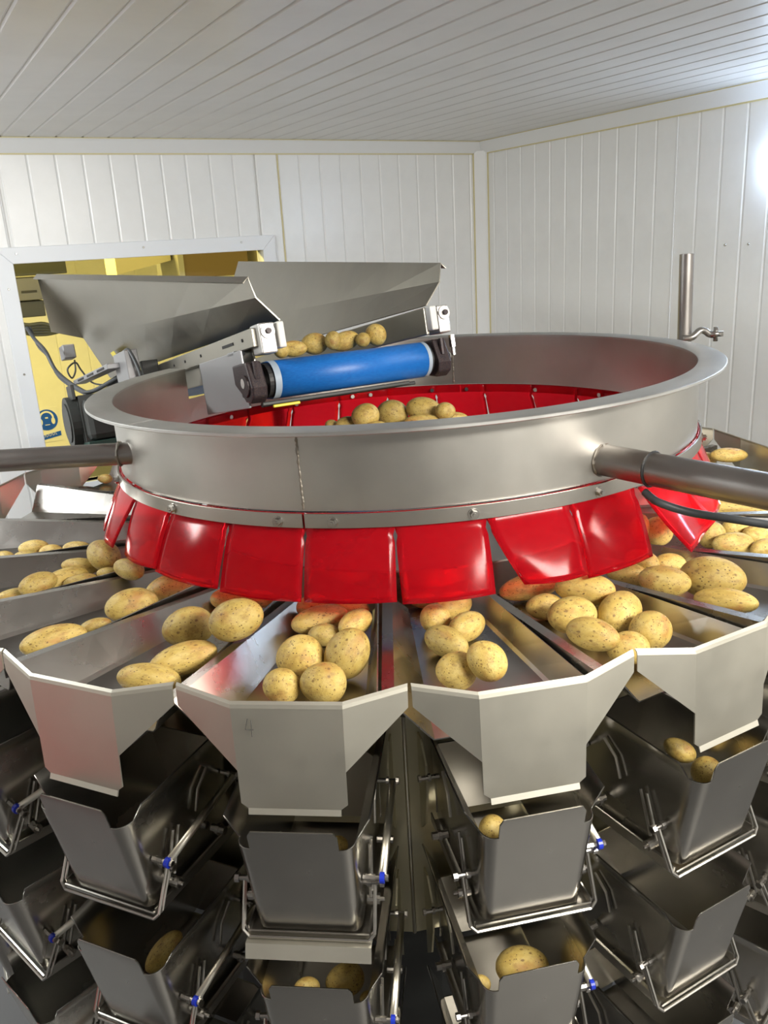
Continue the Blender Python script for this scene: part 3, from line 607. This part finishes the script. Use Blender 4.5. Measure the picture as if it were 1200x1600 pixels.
def tens(u0_, u1_, w0, w1):
    b_ = cb('tension_block', (u0_, u1_, -.030, .02, .052, .112), M_WORN, cv, .003)
    bm = newbm(); uc = (u0_ + u1_) / 2; cyl(bm, (uc, -.030, .095), (uc, -.034, .095), .0145, n=20); w = link('washer', bm, M_WORN, b_)
    bm = newbm(); cyl(bm, (uc, -.034, .095), (uc, -.041, .095), .006, n=6); link('bolt', bm, M_GRIME, b_)
    cb('end_block', (w0, w1, -.032, -.004, .060, .112), M_WHITEBLOCK, cv, .003)
tens(-.008, .026, .030, .046); tens(.416, .446, .396, .413)
# flared side plates
def gplate(name, mirror):
    f = lambda u, t, v: ((.44 - u) if mirror else u, t, v)
    T0, F0, B0 = (-.009, -.02, .203), (.001, -.02, .163), (.044, -.02, .115)
    T1, C1, F1, B1 = (-.150, 1.55, .515), (-.140, 1.55, .317), (-.036, 1.55, .285), (.030, 1.55, .135)
    H0, H1 = (-.021, -.02, .192), (-.164, 1.55, .500)
    lerp = lambda a, b, s: tuple(x + (y - x) * s for x, y in zip(a, b)); bm = newbm(); fs = []; N = 6
    for i in range(N):
        s, e = i / N, (i + 1) / N
        for A0, A1, E0, E1 in ((H0, H1, T0, T1), (F0, F1, B0, B1)):
            fs.append([f(*lerp(A0, A1, s)), f(*lerp(A0, A1, e)), f(*lerp(E0, E1, e)), f(*lerp(E0, E1, s))])
        fs.append([f(*lerp(T0, T1, s)), f(*lerp(T0, T1, e)), f(*lerp(F0, F1, e)), f(*lerp(F0, F1, s))])
    fs.append([f(*T1), f(*C1), f(*F1)])
    polys(bm, fs); o = link(name, bm, M_HOPPER, cv); solid(o, .0025); return o
gn = gplate('side_plate', False); gplate('side_plate', True)
bm = newbm(); polys(bm, [[(.022, 1.275, .165), (.006, 1.275, .200), (-.008, 1.16, .195), (.008, 1.16, .158)]]); st_ = link('warning_sticker', bm, M_STICKER, gn)
for v in st_.data.vertices: v.co += V((-.020, 0, .0))
solid(st_, .0012)
# legs, drive and cabling at the hatch end
for u_ in (.03, .40):
    o = bpy.data.objects.new('leg', None); bm = newbm(); Mi = mm.inverted(); top = mm @ V((u_, .92, .03)); box(bm, -.02, .02, -.02, .02, 0, 0)
    bm.free(); bm = newbm(); base = V((top.x, top.y, .0)); cyl(bm, Mi @ base, V((u_, .92, .03)), .02, n=12); link('leg', bm, M_GREY, cv)
cb('cable_bracket', (-.100, -.065, .72, .86, .06, .155), M_GREY); cb('bracket_plate', (-.065, -.02, .70, .72, .03, .12), M_MOTOR)
tr_ = cb('cable_tray', (-.135, -.095, .80, 1.35, .115, .130), M_GREY)
for i in range(3): cb('tray_slot', (-.1365, -.093, .84 + i * .16, .94 + i * .16, .119, .125), M_DARK, tr_, 0)
mo = cb('drive_motor', (-.180, -.060, 1.0, 1.25, -.075, .055), M_MOTOR, cv, .02)
for i in range(7): cb('cooling_fin', (-.185, -.055, 1.03 + i * .03, 1.042 + i * .03, -.08, .065), M_MOTOR, mo, 0)
bm = newbm(); cyl(bm, (-.182, 1.13, -.01), (-.212, 1.13, -.01), .078, n=24); cyl(bm, (-.212, 1.13, -.01), (-.216, 1.13, -.01), .06, n=24); link('fan_cowl', bm, M_MOTOR, mo)
cb('motor_foot', (-.185, -.035, 1.0, 1.25, -.10, -.075), M_GREEN, mo); cb('gearbox', (-.060, .0, 1.03, 1.2, -.06, .065), M_MOTOR)
cb('torque_arm', (-.198, -.188, 1.05, 1.13, .055, .10), M_MOTOR)
cb('sensor_box', (-.125, -.085, 1.48, 1.56, .215, .262), M_GREY, cv, .003)
cps = [([(-.215, 1.56, .34), (-.205, 1.5, .29), (-.195, 1.4, .24), (-.18, 1.35, .165), (-.15, 1.2, .095), (-.13, 1.1, .075), (-.08, .9, .10)], .0065), ([(-.205, 1.56, .34), (-.20, 1.5, .27), (-.19, 1.4, .22), (-.175, 1.35, .145), (-.14, 1.2, .08), (-.12, 1.1, .065), (-.06, .88, .10)], .0045),
       ([(-.085, 1.53, .21), (-.095, 1.5, .17), (-.12, 1.45, .145), (-.13, 1.44, .175), (-.10, 1.44, .195), (-.085, 1.44, .165), (-.06, 1.4, .115), (-.02, 1.2, .09)], .003), ([(-.09, .76, .155), (-.085, .72, .15), (-.075, .69, .08), (-.08, .70, .03)], .005)]
for pts, r_ in cps:
    bm = newbm(); tube(bm, curve_pts(pts, 7), r_, 8); link('cable', bm, M_CABLE, cv, True)

# ---------------------------------------------------------------- potatoes
def potato_mesh(seed):
    rr = random.Random(seed); bm = newbm(); bmesh.ops.create_icosphere(bm, subdivisions=4, radius=1)
    waves = [(V((rr.gauss(0, 1), rr.gauss(0, 1), rr.gauss(0, 1))).normalized() * rr.uniform(.7, 1.5), rr.uniform(0, 6.28), rr.uniform(.008, .028)) for _ in range(6)]
    eyes = [(V((rr.gauss(0, 1), rr.gauss(0, 1), rr.gauss(0, 1))).normalized(), rr.uniform(.07, .13), rr.uniform(.015, .04)) for _ in range(7)]
    egg = rr.uniform(-.12, .12)
    for v in bm.verts:
        d = v.co.normalized(); s = 1 + sum(A * sin(k.dot(d) * 2 + p) for k, p, A in waves)
        for e, w, dep in eyes:
            s -= dep * math.exp(-((d - e).length / w) ** 2)
        ss = 1 + egg * d.x
        v.co = V((d.x * s * .99, d.y * s * ss, d.z * s * ss))
    for ax in range(3):
        hi = max(v.co[ax] for v in bm.verts); lo = min(v.co[ax] for v in bm.verts)
        for v in bm.verts: v.co[ax] = (v.co[ax] - (hi + lo) / 2) * 2 / (hi - lo)
    me = bpy.data.meshes.new('potato'); bm.to_mesh(me); bm.free(); me.materials.append(M_POT)
    for p in me.polygons: p.use_smooth = True
    return me
PM = [potato_mesh(40 + i) for i in range(8)]
POT = [
(-0.1839, -0.799, 1.1394, 0.0257, 0.0248, 0.0236, 0.806, 0.591, 0.026, -0.011, 'small round potato at the lip, left of two, pan marked 4', 'potatoes in the feeder pans'),
(-0.1259, -0.8057, 1.1443, 0.0319, 0.0291, 0.0277, 0.806, 0.591, 0.026, -0.011, 'round potato with a scar at the lip, right of two, pan marked 4', 'potatoes in the feeder pans'),
(-0.1649, -0.7323, 1.1478, 0.0348, 0.0328, 0.0312, 0.806, 0.591, 0.026, -0.011, 'large round potato on the left, second row from the lip, pan marked 4', 'potatoes in the feeder pans'),
(-0.0958, -0.7392, 1.1541, 0.0383, 0.0316, 0.03, 0.72, 0.536, -0.25, 0.362, 'largest, egg-shaped spotted potato on the right, pan marked 4', 'potatoes in the feeder pans'),
(-0.1392, -0.6292, 1.132, 0.0262, 0.0178, 0.0169, 0.806, 0.591, -0.0, 0.024, 'small potato wedged in the middle, pan marked 4', 'potatoes in the feeder pans'),
(-0.1495, -0.5841, 1.1379, 0.0482, 0.0227, 0.0215, 0.691, 0.691, 0.151, 0.151, 'long potato lying across near the curtain, pan marked 4', 'potatoes in the feeder pans'),
(-0.0904, -0.6231, 1.1475, 0.034, 0.0199, 0.0189, 0.639, 0.639, 0.303, 0.303, 'smooth oval potato at right near the curtain, pan marked 4', 'potatoes in the feeder pans'),
(-0.1637, -0.54, 1.1402, 0.0289, 0.0223, 0.0211, 0.806, 0.591, 0.026, -0.011, 'potato half under the curtain, left of two, pan marked 4', 'potatoes in the feeder pans'),
(-0.1029, -0.5351, 1.1316, 0.0315, 0.0168, 0.016, 0.806, 0.591, 0.026, -0.011, 'wide potato half under the curtain, right of two, pan marked 4', 'potatoes in the feeder pans'),
(0.0559, -0.7816, 1.142, 0.0287, 0.0268, 0.0255, 0.806, 0.591, 0.026, -0.011, 'round potato nearest the lip, pan just right of pan marked 4', 'potatoes in the feeder pans'),
(0.0962, -0.8051, 1.1679, 0.0295, 0.0254, 0.0241, 0.726, 0.525, 0.273, -0.351, 'smooth pear-shaped potato, right of the front pair, pan just right of pan marked 4', 'potatoes in the feeder pans'),
(0.0481, -0.6863, 1.139, 0.0412, 0.024, 0.0228, 0.647, 0.647, -0.284, -0.284, 'oval potato at left, second row from the lip, pan just right of pan marked 4', 'potatoes in the feeder pans'),
(0.0828, -0.6331, 1.1372, 0.036, 0.0228, 0.0217, 0.654, 0.654, 0.269, 0.269, 'small oval potato leaning right in the middle, pan just right of pan marked 4', 'potatoes in the feeder pans'),
(0.0349, -0.5997, 1.1382, 0.0245, 0.0234, 0.0222, 0.806, 0.591, 0.026, -0.011, 'small round dotted potato at the left, pan just right of pan marked 4', 'potatoes in the feeder pans'),
(0.0652, -0.5532, 1.1382, 0.035, 0.0234, 0.0223, 0.683, 0.683, 0.182, 0.182, 'rounded potato close under the curtain, pan just right of pan marked 4', 'potatoes in the feeder pans'),
(0.0193, -0.5039, 1.1281, 0.0228, 0.0137, 0.013, 0.806, 0.591, 0.026, -0.011, 'potato almost hidden by the curtain at left, pan just right of pan marked 4', 'potatoes in the feeder pans'),
(-0.3781, -0.759, 1.1375, 0.0458, 0.0229, 0.0217, 0.805, 0.589, 0.046, -0.039, 'long potato with dark end at the lip, pan just left of pan marked 4', 'potatoes in the feeder pans'),
(-0.3418, -0.7031, 1.1391, 0.051, 0.0244, 0.0232, 0.686, 0.686, 0.172, 0.172, 'long plump potato in second row from lip, pan just left of pan marked 4', 'potatoes in the feeder pans'),
(-0.3563, -0.6083, 1.147, 0.0411, 0.0319, 0.0303, 0.695, 0.695, 0.13, 0.13, 'blushed round potato in the middle, pan just left of pan marked 4', 'potatoes in the feeder pans'),
(-0.2617, -0.6837, 1.1894, 0.0414, 0.0318, 0.0302, 0.683, 0.683, 0.182, 0.182, 'large dark-dotted potato at right near the curtain, pan just left of pan marked 4', 'potatoes in the feeder pans'),
(-0.3101, -0.4776, 1.1353, 0.0396, 0.021, 0.0199, 0.806, 0.591, 0.026, -0.011, 'half-hidden potato under the curtain, left of two, pan just left of pan marked 4', 'potatoes in the feeder pans'),
(-0.2611, -0.5014, 1.1432, 0.0297, 0.016, 0.0152, 0.806, 0.591, 0.026, -0.011, 'half-hidden potato under the curtain, right of two, pan just left of pan marked 4', 'potatoes in the feeder pans'),
(-0.57, -0.6171, 1.1382, 0.0513, 0.0234, 0.0222, 0.683, 0.683, 0.182, 0.182, 'long potato nearest the outer end, second pan left of pan marked 4', 'potatoes in the feeder pans'),
(-0.5271, -0.5488, 1.1284, 0.0257, 0.0134, 0.0127, 0.695, 0.695, 0.13, 0.13, 'small potato half sunk behind the wall, second pan left of pan marked 4', 'potatoes in the feeder pans'),
(-0.4769, -0.5075, 1.1447, 0.0451, 0.0297, 0.0282, 0.683, 0.683, 0.182, 0.182, 'large blushed potato in the middle, second pan left of pan marked 4', 'potatoes in the feeder pans'),
(-0.4273, -0.4354, 1.1426, 0.045, 0.0275, 0.0262, 0.695, 0.695, 0.13, 0.13, 'oval potato nearest the curtain, second pan left of pan marked 4', 'potatoes in the feeder pans'),
(-0.4066, -0.3827, 1.1297, 0.0298, 0.0149, 0.0141, 0.806, 0.591, 0.026, -0.011, 'potato tucked under the curtain, second pan left of pan marked 4', 'potatoes in the feeder pans'),
(-0.7268, -0.401, 1.1291, 0.0354, 0.0148, 0.0141, 0.691, 0.691, 0.151, 0.151, 'flat potato at the outer end, third pan left of pan marked 4', 'potatoes in the feeder pans'),
(-0.6811, -0.399, 1.15, 0.0369, 0.0209, 0.0198, 0.639, 0.639, 0.303, 0.303, 'brown-skinned potato second from the outer end, third pan left of pan marked 4', 'potatoes in the feeder pans'),
(-0.6537, -0.3397, 1.1347, 0.0418, 0.0204, 0.0194, 0.669, 0.669, 0.229, 0.229, 'large potato in the middle of the row, third pan left of pan marked 4', 'potatoes in the feeder pans'),
(-0.6166, -0.3609, 1.135, 0.0337, 0.0151, 0.0144, 0.699, 0.699, 0.107, 0.107, 'blushed potato in front of the row middle, third pan left of pan marked 4', 'potatoes in the feeder pans'),
(-0.6514, -0.2742, 1.1339, 0.0371, 0.0172, 0.0164, 0.805, 0.589, 0.051, -0.046, 'potato lying behind the row middle, third pan left of pan marked 4', 'potatoes in the feeder pans'),
(-0.5929, -0.2952, 1.1617, 0.0456, 0.03, 0.0285, 0.647, 0.647, -0.284, -0.284, 'knobbly potato against the curtain, third pan left of pan marked 4', 'potatoes in the feeder pans'),
(-0.5674, -0.3538, 1.1465, 0.0214, 0.0118, 0.0112, 0.806, 0.591, 0.026, -0.011, 'low potato under the knobbly one, third pan left of pan marked 4', 'potatoes in the feeder pans'),
(-0.514, -0.3917, 1.1677, 0.0385, 0.0196, 0.0186, 0.676, 0.676, -0.209, -0.209, 'creamy potato with brown scar by the curtain, third pan left of pan marked 4', 'potatoes in the feeder pans'),
(-0.5053, -0.2839, 1.1478, 0.0236, 0.0341, 0.0224, 0.806, 0.591, 0.026, -0.011, 'upright pale potato showing through the curtain slit, third pan left of pan marked 4', 'potatoes in the feeder pans'),
(-0.8462, -0.1762, 1.127, 0.0197, 0.0127, 0.012, 0.806, 0.591, 0.026, -0.011, 'potato nearest the left picture edge, fourth pan left of pan marked 4', 'potatoes in the feeder pans'),
(-0.7951, -0.1905, 1.1284, 0.0265, 0.0139, 0.0132, 0.806, 0.591, 0.026, -0.011, 'low front potato, second from the left, fourth pan left of pan marked 4', 'potatoes in the feeder pans'),
(-0.7988, -0.1409, 1.1317, 0.0329, 0.0172, 0.0163, 0.806, 0.591, -0.0, 0.024, 'long potato behind the low front one, fourth pan left of pan marked 4', 'potatoes in the feeder pans'),
(-0.7518, -0.1665, 1.1301, 0.0254, 0.0155, 0.0147, 0.806, 0.591, 0.026, -0.011, 'brown dotted potato in the middle, fourth pan left of pan marked 4', 'potatoes in the feeder pans'),
(-0.6952, -0.1668, 1.1345, 0.031, 0.0155, 0.0147, 0.806, 0.591, 0.026, -0.011, 'oval potato near the curtain, fourth pan left of pan marked 4', 'potatoes in the feeder pans'),
(-0.8371, 0.4376, 1.1277, 0.0206, 0.0131, 0.0124, 0.806, 0.591, 0.026, -0.011, 'lone small potato beside the drum, sixth pan left of pan marked 4', 'potatoes in the feeder pans'),
(0.304, -0.7302, 1.1392, 0.0307, 0.024, 0.0228, 0.806, 0.591, 0.026, -0.011, 'small round potato at the lip, second pan right of pan marked 4', 'potatoes in the feeder pans'),
(0.3467, -0.6911, 1.1445, 0.031, 0.0302, 0.0287, 0.806, 0.591, 0.026, -0.011, 'big round potato with a crease at right, second pan right of pan marked 4', 'potatoes in the feeder pans'),
(0.2524, -0.7352, 1.1653, 0.0402, 0.0234, 0.0222, 0.67, 0.67, -0.226, -0.226, 'oval potato second from lip on the left, second pan right of pan marked 4', 'potatoes in the feeder pans'),
(0.3185, -0.6282, 1.1472, 0.0465, 0.0321, 0.0305, 0.639, 0.639, 0.303, 0.303, 'large smooth potato in the middle right, second pan right of pan marked 4', 'potatoes in the feeder pans'),
(0.2417, -0.6443, 1.154, 0.0378, 0.0286, 0.0272, 0.806, 0.591, -0.0, 0.024, 'round potato in the middle left, second pan right of pan marked 4', 'potatoes in the feeder pans'),
(0.2125, -0.5701, 1.1362, 0.0303, 0.0217, 0.0206, 0.806, 0.591, 0.026, -0.011, 'small dark oval potato against the left wall, second pan right of pan marked 4', 'potatoes in the feeder pans'),
(0.305, -0.5518, 1.1303, 0.0219, 0.0153, 0.0146, 0.806, 0.591, 0.026, -0.011, 'potato hidden deep behind the middle, second pan right of pan marked 4', 'potatoes in the feeder pans'),
(0.277, -0.5685, 1.1625, 0.048, 0.0261, 0.0248, 0.699, 0.699, -0.109, -0.109, 'long topmost potato right of the curtain corner, second pan right of pan marked 4', 'potatoes in the feeder pans'),
(0.1988, -0.4899, 1.138, 0.0541, 0.0229, 0.0217, 0.699, 0.699, 0.107, 0.107, 'long potato under the curtain corner, second pan right of pan marked 4', 'potatoes in the feeder pans'),
(0.4979, -0.5799, 1.1365, 0.0487, 0.0214, 0.0203, 0.691, 0.691, -0.152, -0.152, 'long low potato at the front, third pan right of pan marked 4', 'potatoes in the feeder pans'),
(0.4978, -0.5177, 1.1508, 0.0532, 0.0356, 0.0338, 0.695, 0.695, -0.131, -0.131, 'largest potato of the heap, third pan right of pan marked 4', 'potatoes in the feeder pans'),
(0.4165, -0.5258, 1.1524, 0.0425, 0.0255, 0.0242, 0.688, 0.688, -0.162, -0.162, 'oval potato with a dimple in the middle, third pan right of pan marked 4', 'potatoes in the feeder pans'),
(0.46, -0.4134, 1.1362, 0.0299, 0.0203, 0.0193, 0.806, 0.591, 0.026, -0.011, 'brown spotted potato behind the dimpled one, third pan right of pan marked 4', 'potatoes in the feeder pans'),
(0.3763, -0.4483, 1.1359, 0.0381, 0.0211, 0.02, 0.676, 0.676, -0.209, -0.209, 'pale oval potato by the curtain, third pan right of pan marked 4', 'potatoes in the feeder pans'),
(0.4085, -0.4224, 1.1471, 0.0331, 0.0219, 0.0208, 0.647, 0.647, -0.284, -0.284, 'orange-blushed potato by the curtain, third pan right of pan marked 4', 'potatoes in the feeder pans'),
(0.6036, -0.3282, 1.1371, 0.039, 0.0226, 0.0215, 0.806, 0.591, 0.026, -0.011, 'wide smooth potato in the front middle, fourth pan right of pan marked 4', 'potatoes in the feeder pans'),
(0.6504, -0.3528, 1.1361, 0.0284, 0.0173, 0.0165, 0.695, 0.695, 0.13, 0.13, 'potato cut by the right picture edge, fourth pan right of pan marked 4', 'potatoes in the feeder pans'),
(0.58, -0.2834, 1.1405, 0.0258, 0.0258, 0.0245, 0.806, 0.591, 0.026, -0.011, 'round potato just right of the loose flap, fourth pan right of pan marked 4', 'potatoes in the feeder pans'),
(0.6399, -0.2566, 1.144, 0.0355, 0.0222, 0.0211, 0.695, 0.695, 0.13, 0.13, 'potato on top behind the middle, fourth pan right of pan marked 4', 'potatoes in the feeder pans'),
(0.6603, -0.2955, 1.1394, 0.0269, 0.0205, 0.0194, 0.806, 0.591, 0.026, -0.011, 'dotted potato at the upper right, fourth pan right of pan marked 4', 'potatoes in the feeder pans'),
(0.4859, -0.2547, 1.1433, 0.0289, 0.0289, 0.0274, 0.806, 0.591, 0.026, -0.011, 'round brownish potato left of the loose flap, fourth pan right of pan marked 4', 'potatoes in the feeder pans'),
(0.4454, -0.2733, 1.1595, 0.0177, 0.026, 0.0168, 0.806, 0.591, 0.026, -0.011, 'orange potato squeezed against the curtain, fourth pan right of pan marked 4', 'potatoes in the feeder pans'),
(0.6898, -0.1168, 1.1357, 0.0813, 0.0212, 0.0202, 0.699, 0.699, -0.109, -0.109, 'very long potato below the tube, fifth pan right of pan marked 4', 'potatoes in the feeder pans'),
(0.6009, -0.123, 1.1351, 0.0311, 0.0184, 0.0174, 0.806, 0.591, 0.026, -0.011, 'potato behind the loose flap, fifth pan right of pan marked 4', 'potatoes in the feeder pans'),
(0.7634, 0.0027, 1.1751, 0.0299, 0.012, 0.0114, 0.805, 0.589, 0.051, -0.046, 'small potato just above the grey tube, fifth pan right of pan marked 4', 'potatoes in the feeder pans'),
(0.7503, 0.2507, 1.1492, 0.0338, 0.0169, 0.016, 0.806, 0.591, 0.026, -0.011, 'potato at left beside the drum, sixth pan right of pan marked 4', 'potatoes in the feeder pans'),
(0.7965, 0.2153, 1.1654, 0.0464, 0.0182, 0.0173, 0.806, 0.591, 0.026, -0.011, 'longer potato at right, sixth pan right of pan marked 4', 'potatoes in the feeder pans'),
(-0.1683, 0.1167, 1.3115, 0.0157, 0.0125, 0.0119, 0.806, 0.591, 0.026, -0.011, 'sliver of a potato at the far left of the heap inside the drum', 'potatoes heaped inside the drum'),
(-0.1284, 0.0995, 1.313, 0.0295, 0.0202, 0.0192, 0.806, 0.591, 0.026, -0.011, 'low potato at the left front of the heap inside the drum', 'potatoes heaped inside the drum'),
(-0.086, 0.0727, 1.3371, 0.0321, 0.029, 0.0276, 0.806, 0.591, 0.026, -0.011, 'round shaded potato at the left of the heap inside the drum', 'potatoes heaped inside the drum'),
(-0.0254, 0.1261, 1.328, 0.0376, 0.0329, 0.0313, 0.806, 0.591, 0.026, -0.011, 'pear-shaped potato in the middle of the heap inside the drum', 'potatoes heaped inside the drum'),
(-0.0601, 0.0404, 1.3188, 0.0226, 0.0121, 0.0114, 0.806, 0.591, 0.026, -0.011, 'potato just peeking over the rim in the heap inside the drum', 'potatoes heaped inside the drum'),
(0.0504, 0.1056, 1.3355, 0.0449, 0.031, 0.0294, 0.792, 0.577, 0.128, -0.151, 'highest bulky potato of the heap inside the drum', 'potatoes heaped inside the drum'),
(0.0438, 0.0581, 1.3185, 0.044, 0.0182, 0.0173, 0.806, 0.591, 0.026, -0.011, 'long low potato at the front right of the heap inside the drum', 'potatoes heaped inside the drum'),
(0.0949, 0.0546, 1.3428, 0.0226, 0.0196, 0.0186, 0.806, 0.591, 0.026, -0.011, 'small round potato at the right of the heap inside the drum', 'potatoes heaped inside the drum'),
(0.1217, 0.1248, 1.3099, 0.0298, 0.0157, 0.0149, 0.806, 0.591, 0.026, -0.011, 'rightmost low potato of the heap inside the drum', 'potatoes heaped inside the drum'),
(-0.1913, 0.0925, 1.5029, 0.0301, 0.0241, 0.0229, 0.806, 0.591, -0.0, 0.024, 'clear round potato in the middle of the blue belt', 'potatoes on the belt'),
(-0.1238, 0.095, 1.5047, 0.0346, 0.0211, 0.02, 0.801, 0.589, -0.052, 0.094, 'oval potato right of centre on the blue belt', 'potatoes on the belt'),
(-0.053, 0.1002, 1.5145, 0.0241, 0.0241, 0.0229, 0.806, 0.591, 0.026, -0.011, 'rightmost round potato on the blue belt', 'potatoes on the belt'),
(-0.1468, 0.0607, 1.511, 0.0177, 0.0207, 0.0168, 0.806, 0.591, 0.026, -0.011, 'shadowed potato behind the oval one on the blue belt', 'potatoes on the belt'),
(-0.0811, 0.0721, 1.5077, 0.0163, 0.0163, 0.0155, 0.806, 0.591, 0.026, -0.011, 'small potato between the oval and rightmost on the blue belt', 'potatoes on the belt'),
(-0.2344, 0.0622, 1.4974, 0.0297, 0.0178, 0.0169, 0.806, 0.591, 0.026, -0.011, 'dull potato at the left front of the blue belt', 'potatoes on the belt'),
(-0.2572, 0.0307, 1.4996, 0.0175, 0.0175, 0.0167, 0.806, 0.591, 0.026, -0.011, 'leftmost potato behind the white block on the blue belt', 'potatoes on the belt'),
(0.0913, -0.8896, 0.9637, 0.0186, 0.0202, 0.0176, 0.806, 0.591, 0.026, -0.011, 'potato in the upper bucket below the pan just right of pan 4', 'potatoes in the weighing buckets'),
(0.4145, -0.7647, 0.9507, 0.0223, 0.0232, 0.0212, 0.806, 0.591, 0.026, -0.011, 'round potato at the front of the upper bucket at right', 'potatoes in the weighing buckets'),
(0.3915, -0.7144, 0.9563, 0.026, 0.0164, 0.0156, 0.776, 0.564, 0.178, -0.22, 'long potato deep in the upper bucket at right', 'potatoes in the weighing buckets'),
(-0.1182, -0.8511, 0.9187, 0.0133, 0.0124, 0.0118, 0.806, 0.591, 0.026, -0.011, 'potato behind the tab of the upper bucket under pan marked 4', 'potatoes in the weighing buckets'),
(-0.127, -0.8402, 0.6699, 0.0295, 0.0238, 0.0226, 0.796, 0.586, -0.077, 0.129, 'large potato in the lower bucket under pan marked 4', 'potatoes in the weighing buckets'),
(-0.1813, -0.855, 0.6758, 0.0188, 0.0132, 0.0125, 0.806, 0.591, 0.026, -0.011, 'small potato at left in the lower bucket under pan marked 4', 'potatoes in the weighing buckets'),
(-0.0927, -0.8535, 0.6477, 0.0132, 0.0113, 0.0108, 0.806, 0.591, 0.026, -0.011, 'potato at the right corner of the lower bucket under pan marked 4', 'potatoes in the weighing buckets'),
(0.1371, -0.8282, 0.6718, 0.04, 0.0286, 0.0272, 0.806, 0.591, -0.0, 0.024, 'big potato in the lower bucket below the pan right of pan 4', 'potatoes in the weighing buckets'),
(0.0724, -0.8579, 0.6719, 0.0149, 0.0131, 0.0124, 0.806, 0.591, 0.026, -0.011, 'potato at the left corner of the lower bucket right of pan 4', 'potatoes in the weighing buckets'),
(-0.4095, -0.79, 0.6843, 0.0396, 0.0178, 0.0169, 0.736, 0.546, -0.226, 0.331, 'long potato standing in the lower bucket left of pan 4', 'potatoes in the weighing buckets'),
]
for i, (x, y, z, s1, s2, s3, qw, qx, qy, qz, label, group) in enumerate(POT):
    o = bpy.data.objects.new('potato', PM[i % 8]); COL.objects.link(o); o.rotation_mode = 'QUATERNION'
    o.rotation_quaternion = Quaternion((qw, qx, qy, qz)); o.location = (x, y, z); o.scale = (s1, s2, s3); tag(o, label, 'potato', group)
